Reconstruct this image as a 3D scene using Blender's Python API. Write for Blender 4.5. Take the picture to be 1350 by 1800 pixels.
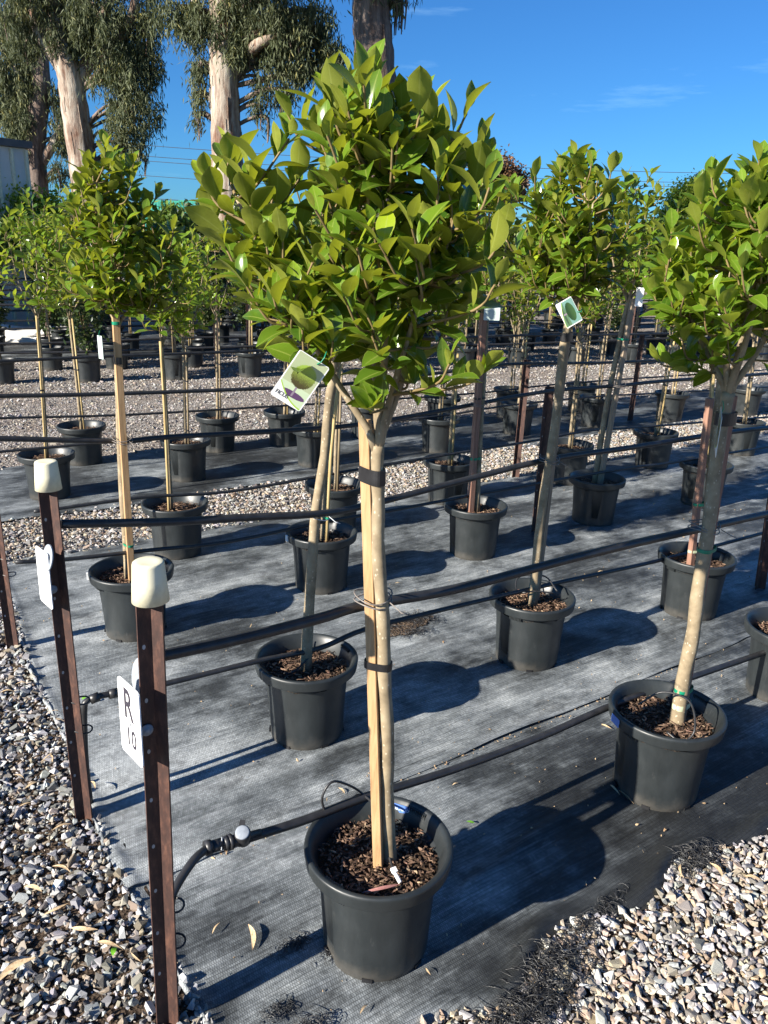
import bpy, bmesh, math, random
import numpy as np
from mathutils import Vector, Matrix

for o in list(bpy.data.objects): bpy.data.objects.remove(o)
S = bpy.context.scene
COL = S.collection
R = math.radians

# ------------------------------------------------------------------ camera
PITCH, ROLL, CAM_H, FOC = R(18.407), R(1.821), 1.840, 1400.2
F_ = Vector((0, math.cos(PITCH), -math.sin(PITCH)))
U0 = Vector((0, math.sin(PITCH), math.cos(PITCH)))
R0 = Vector((1, 0, 0))
RR = R0*math.cos(ROLL) + U0*math.sin(ROLL)
UU = U0*math.cos(ROLL) - R0*math.sin(ROLL)
cam = bpy.data.objects.new('camera', bpy.data.cameras.new('camera'))
COL.objects.link(cam)
cam.matrix_world = Matrix(((RR.x, UU.x, -F_.x, 0), (RR.y, UU.y, -F_.y, 0), (RR.z, UU.z, -F_.z, CAM_H), (0, 0, 0, 1)))
cam.data.sensor_fit = 'VERTICAL'; cam.data.sensor_height = 24.0
cam.data.lens = 24.0*FOC/1800.0
cam.data.clip_start = .05; cam.data.clip_end = 2000
S.camera = cam

# ------------------------------------------------------------------ light
ROW = R(34.5)                       # direction of the planting rows, and of the shadows
SUN_EL, SUN_AZ = R(26.0), R(35.5)
sun_to = Vector((-math.cos(SUN_AZ)*math.cos(SUN_EL), -math.sin(SUN_AZ)*math.cos(SUN_EL), math.sin(SUN_EL)))
sl = bpy.data.lights.new('sun', 'SUN'); sl.energy = 5.0; sl.angle = R(.53); sl.color = (1.0, .93, .82)
so = bpy.data.objects.new('sun', sl); COL.objects.link(so)
so.rotation_euler = sun_to.to_track_quat('Z', 'Y').to_euler()
so.location = (-6, -5, 6)
w = bpy.data.worlds.new('World'); S.world = w; w.use_nodes = True
nt = w.node_tree
bg = nt.nodes['Background']; bg.inputs['Strength'].default_value = .10
sky = nt.nodes.new('ShaderNodeTexSky'); sky.sky_type = 'NISHITA'; sky.sun_disc = False
sky.sun_elevation = SUN_EL
sky.sun_rotation = math.atan2(sun_to.x, sun_to.y)
sky.altitude = 50; sky.air_density = 1.0; sky.dust_density = .25; sky.ozone_density = 2.6
# faint cirrus wisps and a deep winter blue
tc = nt.nodes.new('ShaderNodeTexCoord')
mp = nt.nodes.new('ShaderNodeMapping'); mp.inputs['Scale'].default_value = (1.3, 1.3, 9)
mp.inputs['Rotation'].default_value = (.12, -.08, .5)
nz = nt.nodes.new('ShaderNodeTexNoise'); nz.inputs['Scale'].default_value = 3.2; nz.inputs['Detail'].default_value = 8; nz.inputs['Roughness'].default_value = .62
rp = nt.nodes.new('ShaderNodeValToRGB'); rp.color_ramp.elements[0].position = .60; rp.color_ramp.elements[1].position = .86
rp.color_ramp.elements[0].color = (0, 0, 0, 1); rp.color_ramp.elements[1].color = (.30, .30, .30, 1)
tint = nt.nodes.new('ShaderNodeMix'); tint.data_type = 'RGBA'; tint.blend_type = 'MULTIPLY'; tint.inputs['Factor'].default_value = 1
tint.inputs['B'].default_value = (.134, .336, .572, 1)
mixc = nt.nodes.new('ShaderNodeMix'); mixc.data_type = 'RGBA'
mixc.inputs['B'].default_value = (3.2, 5.0, 6.2, 1)
nt.links.new(tc.outputs['Generated'], mp.inputs['Vector']); nt.links.new(mp.outputs[0], nz.inputs['Vector'])
nt.links.new(nz.outputs['Fac'], rp.inputs[0]); nt.links.new(rp.outputs[0], mixc.inputs['Factor'])
nt.links.new(sky.outputs[0], tint.inputs['A']); nt.links.new(tint.outputs['Result'], mixc.inputs['A'])
nt.links.new(mixc.outputs['Result'], bg.inputs['Color'])
S.view_settings.view_transform = 'Standard'; S.view_settings.look = 'None'
S.view_settings.exposure = 1.35; S.view_settings.gamma = 1.0; S.view_settings.use_curve_mapping = False

# ------------------------------------------------------------------ measured layout (metres)
L = {'drip1': [(-0.325, 1.718, 0.353), (-0.185, 1.814, 0.337), (-0.031, 1.92, 0.331), (0.248, 2.112, 0.298), (0.553, 2.321, 0.284), (0.858, 2.531, 0.29),
           (1.187, 2.758, 0.268), (1.679, 3.096, 0.23), (2.071, 3.365, 0.197)],
 'drip2': [(-0.858, 2.335, 0.399), (-0.729, 2.423, 0.384), (-0.455, 2.612, 0.373), (-0.237, 2.762, 0.355), (-0.065, 2.88, 0.382), (0.219, 3.075, 0.376),
           (0.51, 3.274, 0.364), (0.9, 3.543, 0.345), (1.467, 3.933, 0.311), (2.298, 4.504, 0.293), (2.831, 4.87, 0.276)],
 'drip3': [(-1.621, 3.254, 0.469), (-1.445, 3.375, 0.44), (-1.129, 3.592, 0.412), (-0.881, 3.763, 0.385), (-0.666, 3.911, 0.381), (-0.327, 4.143, 0.394),
           (0.026, 4.386, 0.388), (0.519, 4.725, 0.389), (0.995, 5.052, 0.39), (1.776, 5.589, 0.378), (2.175, 5.863, 0.357), (3.219, 6.581, 0.339),
           (3.97, 7.097, 0.317)],
 'drip4': [(-1.881, 4.046, 0.433), (-1.758, 4.131, 0.429), (-1.393, 4.382, 0.425), (-1.056, 4.613, 0.389), (-0.808, 4.784, 0.383), (-0.294, 5.137, 0.401),
           (0.293, 5.541, 0.414), (0.733, 5.843, 0.421), (1.184, 6.153, 0.428), (1.674, 6.489, 0.447), (2.112, 6.79, 0.419), (3.851, 7.986, 0.324),
           (4.758, 8.609, 0.276)],
 'drip5': [(-2.791, 5.119, 0.449), (-2.62, 5.237, 0.441), (-1.991, 5.669, 0.43), (-1.712, 5.861, 0.433), (-1.138, 6.256, 0.403), (-0.2, 6.9, 0.356),
           (0.533, 7.404, 0.353), (1.243, 7.892, 0.381), (2.268, 8.596, 0.373), (3.332, 9.328, 0.323), (4.968, 10.452, 0.254)],
 'drip6': [(-3.15, 5.843, 0.517), (-2.957, 5.976, 0.509), (-2.252, 6.461, 0.455), (-1.645, 6.878, 0.43), (-0.959, 7.349, 0.408), (-0.233, 7.849, 0.381),
           (1.052, 8.731, 0.354), (2.307, 9.594, 0.367), (5.585, 11.847, 0.293)],
 'fallen_grav': [(-0.788, 1.71, 0.09), (-0.7, 1.657, 0.1), (-0.915, 1.57, 0.12), (-1.006, 2.104, 0.07), (-1.201, 2.466, 0.08), (-1.185, 2.307, 0.07),
                 (-0.935, 1.923, 0.08), (-1.356, 2.51, 0.08), (-0.981, 2.317, 0.07), (-0.987, 1.844, 0.07), (-0.893, 1.774, 0.08), (-0.775, 1.592, 0.07),
                 (-0.62, 1.624, 0.05), (-1.161, 2.205, 0.06), (0.957, 2.003, 0.06), (1.066, 2.008, 0.08), (1.078, 1.884, 0.05), (0.723, 1.711, 0.05),
                 (0.857, 1.643, 0.04), (-1.541, 2.891, 0.07), (-1.512, 2.96, 0.06), (-1.286, 2.758, 0.05), (-1.253, 2.35, 0.05), (0.96, 1.797, 0.05),
                 (1.168, 1.977, 0.06)],
 'fallen_mat': [(-0.333, 1.718, 0.1), (-0.01, 1.509, 0.05), (0.156, 1.625, 0.035), (0.89, 2.368, 0.1), (0.86, 2.407, 0.07), (0.865, 2.109, 0.04), (0.932, 2.809, 0.06),
                (-0.119, 2.353, 0.05), (0.062, 2.39, 0.045), (-0.165, 2.305, 0.03), (-1.197, 2.483, 0.07), (0.234, 3.29, 0.07), (-0.653, 3.606, 0.05),
                (1.76, 4.499, 0.06), (1.318, 4.463, 0.07), (1.066, 4.871, 0.05), (1.224, 5.1, 0.05), (-0.179, 2.128, 0.03), (0.654, 1.956, 0.03), (0.287, 2.41, 0.03),
                (0.51, 2.537, 0.03), (-0.433, 1.743, 0.05), (-0.133, 2.268, 0.03), (2.087, 5.878, 0.07), (2.887, 6.108, 0.06), (0.095, 4.196, 0.05),
                (-0.306, 5.433, 0.06)],
 'green_leaf': [(-0.682, 1.64), (0.323, 2.213), (-1.212, 2.867)],
 'gums': {'g0': {'blobs': [((-10.74, 25.0, 6.41), 0.6, 0.95), ((-10.68, 25.0, 5.05), 0.58, 0.65), ((-9.68, 25.0, 5.3), 0.19, 0.65), ((-10.72, 25.0, 7.25), 0.79, 0.71),
                           ((-9.62, 25.0, 3.58), 0.33, 0.23), ((-10.79, 25.0, 4.08), 0.49, 0.49), ((-11.18, 25.0, 5.4), 0.42, 0.73), ((-9.54, 25.0, 4.49), 0.23, 0.41),
                           ((-10.48, 25.0, 5.85), 0.48, 0.48)],
                 'limbs': [[(-10.381, 25.0, 3.635), (-9.63, 25.0, 4.709), (-9.477, 25.0, 5.447)], [(-10.155, 25.0, 5.136), (-10.672, 25.0, 6.274)]],
                 'r': 0.38,
                 'trunk': [(-10.498, 25.0, 1.592), (-10.447, 25.0, 3.172), (-10.365, 25.0, 4.39), (-10.03, 25.0, 6.007), (-10.071, 25.0, 7.407)]},
          'g1': {'blobs': [((-7.08, 22.0, 6.55), 1.11, 0.76), ((-6.45, 22.0, 5.64), 0.63, 0.63), ((-7.03, 22.0, 5.43), 0.56, 0.56), ((-6.58, 22.0, 4.81), 0.71, 0.54),
                           ((-7.06, 22.0, 4.14), 0.43, 0.4), ((-6.64, 22.0, 4.0), 0.4, 0.32), ((-8.4, 22.0, 6.51), 0.62, 0.55), ((-6.07, 22.0, 6.76), 0.44, 0.41),
                           ((-8.81, 22.0, 7.22), 1.1, 0.55), ((-7.1, 22.0, 7.97), 1.76, 0.61), ((-5.98, 22.0, 5.96), 0.25, 0.35), ((-7.47, 22.0, 6.9), 0.69, 0.55),
                           ((-9.17, 22.0, 6.49), 0.55, 0.55), ((-6.77, 22.0, 6.06), 0.56, 0.56), ((-7.93, 22.0, 6.34), 0.28, 0.42)],
                 'limbs': [[(-8.048, 22.0, 5.403), (-7.46, 22.0, 6.168), (-7.063, 22.0, 6.789), (-6.851, 22.0, 7.746)],
                           [(-7.251, 22.0, 6.174), (-6.735, 22.0, 6.556), (-6.355, 22.0, 7.049), (-6.239, 22.0, 7.763)],
                           [(-8.207, 22.0, 5.65), (-8.749, 22.0, 6.5), (-8.836, 22.0, 6.981)]],
                 'r': 0.42,
                 'trunk': [(-7.993, 22.0, 1.659), (-7.916, 22.0, 3.05), (-8.036, 22.0, 4.766), (-8.125, 22.0, 5.778), (-8.353, 22.0, 6.994), (-8.413, 22.0, 8.397)]},
          'g2': {'blobs': [((-3.21, 20.0, 6.7), 0.87, 0.44), ((-2.47, 20.0, 6.23), 0.75, 0.57), ((-2.22, 20.0, 5.66), 0.57, 0.41), ((-4.47, 20.0, 6.39), 0.48, 0.48),
                           ((-3.85, 20.0, 6.3), 0.44, 0.5), ((-1.59, 20.0, 5.81), 0.38, 0.33), ((-2.92, 20.0, 5.38), 0.28, 0.41), ((-3.16, 20.0, 4.85), 0.15, 0.23),
                           ((-2.58, 20.0, 5.04), 0.21, 0.26), ((-4.5, 20.0, 4.99), 0.17, 0.21), ((-4.47, 20.0, 4.52), 0.12, 0.18), ((-5.02, 20.0, 6.65), 0.3, 0.32),
                           ((-1.78, 20.0, 6.58), 0.47, 0.3), ((-3.13, 20.0, 7.61), 2.08, 0.49), ((-1.37, 20.0, 5.45), 0.13, 0.2), ((-2.94, 20.0, 4.57), 0.09, 0.21),
                           ((-4.45, 20.0, 5.52), 0.14, 0.2), ((-3.42, 20.0, 5.92), 0.3, 0.33), ((-3.74, 20.0, 5.75), 0.33, 0.2)],
                 'limbs': [[(-3.752, 20.0, 5.409), (-3.36, 20.0, 5.815), (-2.978, 20.0, 5.937), (-2.281, 20.0, 6.234)],
                           [(-3.899, 20.0, 5.967), (-4.406, 20.0, 6.505), (-4.626, 20.0, 7.146)], [(-3.847, 20.0, 6.411), (-3.392, 20.0, 7.073)]],
                 'r': 0.44,
                 'trunk': [(-3.976, 20.0, 1.256), (-3.911, 20.0, 2.413), (-3.887, 20.0, 4.008), (-3.902, 20.0, 5.518), (-3.902, 20.0, 6.628), (-3.883, 20.0, 7.903)]},
          'g3': {'blobs': [((-0.14, 17.0, 6.0), 0.23, 0.37), ((-0.48, 17.0, 6.8), 1.25, 0.47), ((0.07, 17.0, 6.14), 0.13, 0.19)],
                 'limbs': [[(-0.51, 17.0, 6.079), (-0.162, 17.0, 6.724)]],
                 'r': 0.5,
                 'trunk': [(-0.306, 17.0, 1.326), (-0.348, 17.0, 3.257), (-0.422, 17.0, 4.758), (-0.5, 17.0, 5.709), (-0.595, 17.0, 6.532), (-0.698, 17.0, 7.414)]}},
 'hoop1': [(-0.136, 1.848, 0.326), (-0.146, 1.841, 0.389), (-0.12, 1.859, 0.428), (-0.073, 1.891, 0.393), (-0.031, 1.92, 0.339)],
 'pipe_top1': [(-0.483, 1.484, 1.006), (-0.316, 1.6, 0.997), (-0.147, 1.715, 0.997), (-0.042, 1.788, 1.001), (0.196, 1.951, 0.981), (0.551, 2.195, 0.981),
               (0.827, 2.385, 0.975), (1.11, 2.579, 0.965), (1.408, 2.784, 0.954), (1.737, 3.011, 0.934)],
 'pipe_top2': [(-0.949, 2.208, 1.036), (-0.679, 2.393, 0.988), (-0.452, 2.549, 0.958), (-0.234, 2.699, 0.927), (-0.076, 2.86, 0.91), (0.339, 3.194, 0.931),
               (0.739, 3.469, 0.96), (1.225, 3.803, 0.952), (1.743, 4.158, 0.95), (2.152, 4.44, 0.936), (2.658, 4.787, 0.911)],
 'pipe_top3': [(-1.743, 3.213, 1.031), (-1.637, 3.286, 1.02), (-1.227, 3.568, 0.956), (-1.028, 3.705, 0.95), (-0.529, 4.047, 0.92), (-0.125, 4.325, 0.91),
               (0.402, 4.687, 0.945), (1.02, 5.112, 0.99), (1.587, 5.502, 0.98), (1.98, 5.772, 0.981), (3.085, 6.531, 0.955), (3.807, 7.027, 0.938)],
 'pipe_top4': [(-2.089, 3.903, 1.071), (-1.961, 3.991, 1.065), (-1.494, 4.312, 1.035), (-0.638, 4.9, 0.998), (-0.158, 5.231, 0.992), (0.471, 5.663, 1.023),
               (0.915, 5.968, 1.043), (1.967, 6.691, 0.994), (3.682, 7.87, 0.965), (4.545, 8.462, 0.947)],
 'pipe_top5': [(-2.731, 5.161, 1.046), (-2.564, 5.276, 1.047), (-1.966, 5.687, 1.047), (-1.572, 5.958, 1.041), (-0.839, 6.461, 1.037), (0.077, 7.091, 1.058),
               (1.182, 7.85, 1.063), (2.547, 8.789, 1.021), (4.778, 10.321, 0.976)],
 'post1': [(-0.492, 1.465, 0.0), (-0.453, 1.436, 1.242)],
 'post2': [(-0.963, 2.187, 0.0), (-0.989, 2.244, 1.2)],
 'post3': [(-1.714, 3.326, 0.0), (-1.641, 3.241, 1.105)],
 'posts': [((1.047, 5.197, 0.0), (1.049, 5.197, 1.006)), ((1.109, 6.565, 0.0), (1.126, 6.565, 0.98)), ((2.213, 4.321, 0.0), (2.16, 4.321, 0.808)),
           ((2.824, 9.176, 0.0), (2.844, 9.176, 0.756)), ((-2.083, 11.902, 0.0), (-2.034, 11.902, 1.029))],
 'riser1': [(-0.488, 1.503, 0.231), (-0.481, 1.508, 0.331), (-0.473, 1.531, 0.36), (-0.445, 1.599, 0.381), (-0.421, 1.652, 0.374)],
 'riser2': [(-0.971, 2.257, 0.195), (-0.962, 2.263, 0.366), (-0.952, 2.27, 0.4), (-0.919, 2.293, 0.405), (-0.858, 2.335, 0.399)],
 'sign': [(-0.542, 1.465, 1.008), (-0.496, 1.465, 0.943), (-0.497, 1.465, 0.767), (-0.544, 1.465, 0.825)],
 'tag': [(-0.19, 1.62, 1.651), (-0.132, 1.62, 1.613), (-0.165, 1.62, 1.506), (-0.223, 1.62, 1.546)],
 'tag2': [(0.686, 3.2, 1.694), (0.742, 3.2, 1.606), (0.707, 3.2, 1.537), (0.65, 3.2, 1.637)],
 'trees': {'A': {'base': (0.014, 1.739),
                 'crown': [((-0.059, 1.739, 1.843), 0.224, 0.262), ((-0.063, 1.739, 2.021), 0.169, 0.113), ((-0.259, 1.739, 1.859), 0.109, 0.133),
                           ((0.111, 1.739, 1.854), 0.114, 0.155)],
                 'stake': [(0.019, 1.712, 0.298), (-0.05, 1.778, 1.467)],
                 'tips': [(-0.049, 1.738, 2.148), (-0.008, 1.769, 2.083), (-0.147, 1.783, 2.122), (-0.226, 1.82, 2.095), (0.14, 1.768, 2.098), (0.123, 1.815, 2.05),
                          (-0.06, 1.586, 2.112), (-0.123, 1.698, 2.09), (-0.352, 1.82, 2.01), (-0.38, 1.745, 1.954), (-0.385, 1.81, 1.885), (0.178, 1.608, 1.951),
                          (0.167, 1.699, 2.018), (0.045, 1.642, 2.082), (-0.288, 1.718, 1.955), (-0.175, 1.726, 1.691), (0.12, 1.582, 1.625), (0.194, 1.634, 1.608),
                          (-0.036, 1.651, 1.509), (-0.085, 1.814, 2.134), (0.02, 1.775, 2.116), (-0.232, 1.62, 1.742), (-0.297, 1.783, 1.778), (-0.113, 1.615, 1.658),
                          (-0.189, 1.737, 1.69), (0.206, 1.611, 1.861), (0.198, 1.579, 1.778), (-0.159, 1.802, 2.051), (0.082, 1.633, 1.979)],
                 'trunk': [(0.043, 1.739, 0.287), (0.033, 1.739, 0.479), (0.026, 1.739, 0.652), (0.015, 1.739, 0.848), (0.001, 1.739, 1.032), (-0.012, 1.739, 1.219),
                           (-0.016, 1.739, 1.329), (-0.018, 1.739, 1.419)]},
           'B': {'base': (1.017, 2.45),
                 'crown': [((1.018, 2.45, 1.814), 0.233, 0.292), ((0.908, 2.45, 1.664), 0.126, 0.129), ((1.097, 2.45, 1.926), 0.198, 0.171)],
                 'stake': [(1.08, 2.42, 0.311), (1.077, 2.42, 0.855), (1.067, 2.42, 1.435)],
                 'tips': [(0.983, 2.352, 2.094), (0.854, 2.536, 1.516), (0.799, 2.509, 1.723), (0.843, 2.369, 1.998), (0.834, 2.531, 1.888), (0.959, 2.429, 2.013),
                          (0.921, 2.463, 1.493), (1.056, 2.349, 2.068), (0.816, 2.526, 1.823), (0.902, 2.466, 2.058), (1.067, 2.532, 2.022)],
                 'trunk': [(1.057, 2.45, 0.298), (1.06, 2.45, 0.479), (1.06, 2.45, 0.696), (1.055, 2.45, 0.942), (1.047, 2.45, 1.193), (1.043, 2.45, 1.358),
                           (1.046, 2.45, 1.447)]},
           'C': {'base': (1.796, 3.141),
                 'crown': [((1.586, 3.141, 1.896), 0.233, 0.305)],
                 'stake': [(1.794, 3.111, 0.376), (1.609, 3.111, 1.546)],
                 'trunk': [(1.787, 3.141, 0.361), (1.657, 3.141, 1.092), (1.603, 3.141, 1.543)]},
           'D': {'base': (-0.281, 2.738),
                 'crown': [((-0.241, 2.738, 1.733), 0.263, 0.319)],
                 'stake': [(-0.249, 2.708, 0.371), (-0.21, 2.708, 0.932), (-0.16, 2.708, 1.441)],
                 'trunk': [(-0.283, 2.738, 0.353), (-0.266, 2.738, 0.651), (-0.245, 2.738, 0.92), (-0.218, 2.738, 1.134), (-0.199, 2.738, 1.337),
                           (-0.185, 2.738, 1.436)]},
           'E': {'base': (0.699, 3.392),
                 'crown': [((0.718, 3.392, 1.903), 0.233, 0.303)],
                 'stake': [(0.727, 3.362, 0.331), (0.739, 3.362, 0.746), (0.75, 3.362, 1.492)],
                 'tips': [(0.659, 3.456, 2.17), (0.75, 3.314, 2.17), (0.468, 3.329, 2.052), (0.884, 3.282, 2.071), (0.532, 3.277, 2.111), (0.815, 3.258, 2.137),
                          (0.446, 3.314, 1.884), (0.698, 3.387, 2.196)],
                 'trunk': [(0.706, 3.392, 0.302), (0.702, 3.392, 0.571), (0.713, 3.392, 0.894), (0.728, 3.392, 1.248), (0.728, 3.392, 1.464), (0.74, 3.392, 1.581)]},
           'F': {'base': (1.679, 3.986),
                 'crown': [((1.58, 3.986, 1.77), 0.285, 0.35)],
                 'stake': [(1.643, 3.956, 0.297), (1.621, 3.956, 0.732), (1.603, 3.956, 1.174)],
                 'trunk': [(1.715, 3.986, 0.298), (1.683, 3.986, 0.725), (1.655, 3.986, 1.17), (1.632, 3.986, 1.45)]},
           'G': {'base': (-1.211, 3.554),
                 'crown': [((-1.159, 3.554, 1.734), 0.267, 0.323), ((-1.168, 3.554, 1.994), 0.181, 0.213)],
                 'stake': [(-1.204, 3.524, 0.304), (-1.193, 3.524, 0.901), (-1.187, 3.524, 1.529)],
                 'tips': [(-1.138, 3.405, 2.185), (-1.079, 3.567, 2.14), (-1.343, 3.485, 1.876), (-0.905, 3.478, 1.889), (-1.002, 3.6, 2.013), (-1.271, 3.519, 2.033),
                          (-1.101, 3.48, 2.1), (-1.402, 3.519, 1.646), (-1.162, 3.573, 2.16)],
                 'trunk': [(-1.229, 3.554, 0.311), (-1.224, 3.554, 0.756), (-1.212, 3.554, 1.157), (-1.195, 3.554, 1.483)]},
           'H': {'base': (-0.344, 4.168),
                 'crown': [((-0.251, 4.168, 1.653), 0.258, 0.325)],
                 'stake': [(-0.317, 4.138, 0.303), (-0.293, 4.138, 0.774), (-0.25, 4.138, 1.259)],
                 'trunk': [(-0.338, 4.168, 0.291), (-0.316, 4.168, 0.766), (-0.275, 4.168, 1.225)]},
           'I': {'base': (0.572, 4.75),
                 'crown': [((0.512, 4.75, 1.899), 0.256, 0.396)],
                 'stake': [(0.537, 4.72, 0.313), (0.535, 4.72, 0.933), (0.537, 4.72, 1.496)],
                 'tips': [(0.495, 4.803, 2.228), (0.63, 4.604, 2.161), (0.434, 4.789, 2.167)],
                 'trunk': [(0.579, 4.75, 0.316), (0.566, 4.75, 0.928), (0.559, 4.75, 1.462)]},
           'J': {'base': (1.511, 5.477),
                 'crown': [((1.564, 5.477, 1.954), 0.313, 0.38)],
                 'stake': [(1.523, 5.447, 0.3), (1.555, 5.447, 0.902), (1.598, 5.447, 1.565)],
                 'tips': [(1.428, 5.341, 2.298), (1.678, 5.561, 2.254), (1.721, 5.332, 2.075), (1.335, 5.507, 2.241)],
                 'trunk': [(1.499, 5.477, 0.29), (1.517, 5.477, 0.896), (1.567, 5.477, 1.433), (1.579, 5.477, 1.544)]},
           'K': {'base': (2.478, 5.983),
                 'crown': [((2.297, 5.983, 1.81), 0.284, 0.397)],
                 'stake': [(2.491, 5.953, 0.289), (2.388, 5.953, 1.257)],
                 'trunk': [(2.478, 5.983, 0.28), (2.433, 5.983, 0.833), (2.387, 5.983, 1.253)]},
           'L': {'base': (-1.272, 4.601),
                 'crown': [((-1.256, 4.601, 1.567), 0.197, 0.327)],
                 'stake': [(-1.304, 4.571, 0.383), (-1.295, 4.571, 0.903), (-1.296, 4.571, 1.294)],
                 'trunk': [(-1.299, 4.601, 0.374), (-1.294, 4.601, 0.897), (-1.3, 4.601, 1.259)]},
           'M': {'base': (-2.49, 5.654),
                 'crown': [((-2.423, 5.654, 1.691), 0.286, 0.51)],
                 'stake': [(-2.487, 5.624, 0.323), (-2.455, 5.624, 0.944), (-2.443, 5.624, 1.316)],
                 'trunk': [(-2.488, 5.654, 0.315), (-2.456, 5.654, 0.94), (-2.45, 5.654, 1.294)]},
           'N': {'base': (-1.555, 7.192),
                 'crown': [((-1.518, 7.192, 1.637), 0.307, 0.416)],
                 'stake': [(-1.523, 7.162, 0.336), (-1.503, 7.162, 1.198)],
                 'trunk': [(-1.555, 7.192, 0.329), (-1.544, 7.192, 0.77), (-1.534, 7.192, 1.195)]},
           'N2': {'base': (-0.979, 7.5),
                  'crown': [((-0.941, 7.5, 1.638), 0.357, 0.485)],
                  'stake': [(-0.948, 7.47, 0.336), (-0.932, 7.47, 1.088)],
                  'trunk': [(-0.979, 7.5, 0.329), (-0.97, 7.5, 0.713), (-0.962, 7.5, 1.084)]},
           'O': {'base': (-2.59, 6.619),
                 'crown': [((-2.544, 6.619, 1.739), 0.335, 0.527)],
                 'stake': [(-2.554, 6.589, 0.337), (-2.573, 6.589, 1.212)],
                 'trunk': [(-2.59, 6.619, 0.329), (-2.599, 6.619, 0.778), (-2.608, 6.619, 1.209)]},
           'Q': {'base': (-1.61, 6.228),
                 'crown': [((-1.527, 6.228, 1.493), 0.289, 0.44)],
                 'stake': [(-1.579, 6.198, 0.337), (-1.562, 6.198, 1.063)],
                 'trunk': [(-1.61, 6.228, 0.329), (-1.601, 6.228, 0.7), (-1.592, 6.228, 1.058)]},
           'S': {'base': (-0.626, 6.797),
                 'crown': [((-0.574, 6.797, 1.62), 0.363, 0.492)],
                 'stake': [(-0.599, 6.767, 0.336), (-0.559, 6.767, 1.074)],
                 'trunk': [(-0.626, 6.797, 0.329), (-0.606, 6.797, 0.706), (-0.585, 6.797, 1.07)]},
           'TT': {'base': (-0.337, 5.109),
                  'crown': [((-0.308, 5.109, 1.577), 0.296, 0.392)],
                  'stake': [(-0.316, 5.079, 0.338), (-0.296, 5.079, 1.127)],
                  'trunk': [(-0.337, 5.109, 0.329), (-0.326, 5.109, 0.735), (-0.316, 5.109, 1.123)]},
           'V': {'base': (0.482, 5.842),
                 'crown': [((0.474, 5.842, 1.604), 0.313, 0.424)],
                 'stake': [(0.501, 5.812, 0.337), (0.496, 5.812, 1.132)],
                 'trunk': [(0.482, 5.842, 0.329), (0.48, 5.842, 0.737), (0.478, 5.842, 1.128)]},
           'W2': {'base': (-0.205, 7.919),
                  'crown': [((-0.154, 7.919, 1.6), 0.358, 0.482)],
                  'stake': [(-0.176, 7.889, 0.336), (-0.137, 7.889, 1.018)],
                  'trunk': [(-0.205, 7.919, 0.329), (-0.185, 7.919, 0.676), (-0.166, 7.919, 1.014)]},
           'Wt': {'base': (0.493, 7.437),
                  'crown': [((0.491, 7.437, 1.634), 0.366, 0.453)],
                  'stake': [(0.518, 7.407, 0.336), (0.519, 7.407, 1.088)],
                  'trunk': [(0.493, 7.437, 0.329), (0.494, 7.437, 0.713), (0.495, 7.437, 1.085)]},
           'X': {'base': (1.379, 8.313),
                 'crown': [((1.374, 8.313, 1.608), 0.396, 0.474)],
                 'stake': [(1.403, 8.283, 0.335), (1.398, 8.283, 1.082)],
                 'trunk': [(1.379, 8.313, 0.329), (1.376, 8.313, 0.709), (1.374, 8.313, 1.078)]},
           'X2': {'base': (1.421, 9.208),
                  'crown': [((1.404, 9.208, 1.488), 0.379, 0.492)],
                  'stake': [(1.449, 9.178, 0.335), (1.446, 9.178, 0.934)],
                  'trunk': [(1.421, 9.208, 0.329), (1.42, 9.208, 0.633), (1.418, 9.208, 0.93)]},
           'X3': {'base': (0.591, 8.542),
                  'crown': [((0.593, 8.542, 1.604), 0.365, 0.455)],
                  'stake': [(0.62, 8.512, 0.335), (0.625, 8.512, 1.006)],
                  'trunk': [(0.591, 8.542, 0.329), (0.594, 8.542, 0.67), (0.597, 8.542, 1.003)]},
           'Y': {'base': (1.532, 6.498),
                 'crown': [((1.515, 6.498, 1.693), 0.319, 0.444)],
                 'stake': [(1.549, 6.468, 0.337), (1.534, 6.468, 1.173)],
                 'trunk': [(1.532, 6.498, 0.329), (1.525, 6.498, 0.758), (1.518, 6.498, 1.169)]},
           'Z': {'base': (2.44, 7.105),
                 'crown': [((2.436, 7.105, 1.656), 0.361, 0.459)],
                 'stake': [(2.455, 7.075, 0.336), (2.478, 7.075, 1.135)],
                 'trunk': [(2.44, 7.105, 0.329), (2.452, 7.105, 0.737), (2.463, 7.105, 1.132)]},
           'a': {'base': (2.335, 8.853),
                 'crown': [((2.312, 8.853, 1.589), 0.378, 0.472)],
                 'stake': [(2.359, 8.823, 0.335), (2.36, 8.823, 1.12)],
                 'trunk': [(2.335, 8.853, 0.329), (2.336, 8.853, 0.728), (2.338, 8.853, 1.116)]},
           'a2': {'base': (2.366, 9.714),
                  'crown': [((2.351, 9.714, 1.559), 0.383, 0.481)],
                  'stake': [(2.393, 9.684, 0.335), (2.389, 9.684, 1.043)],
                  'trunk': [(2.366, 9.714, 0.329), (2.364, 9.714, 0.689), (2.363, 9.714, 1.04)]},
           'b': {'base': (3.318, 9.29),
                 'crown': [((3.271, 9.29, 1.664), 0.426, 0.529)],
                 'stake': [(3.341, 9.26, 0.335), (3.331, 9.26, 1.111)],
                 'trunk': [(3.319, 9.29, 0.329), (3.314, 9.29, 0.723), (3.309, 9.29, 1.107)]},
           'c': {'base': (4.413, 9.772),
                 'crown': [((4.303, 9.772, 1.681), 0.439, 0.555)],
                 'stake': [(4.434, 9.742, 0.335), (4.394, 9.742, 1.1)],
                 'trunk': [(4.413, 9.772, 0.329), (4.393, 9.772, 0.718), (4.374, 9.772, 1.097)]},
           'd': {'base': (3.495, 7.715),
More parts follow.
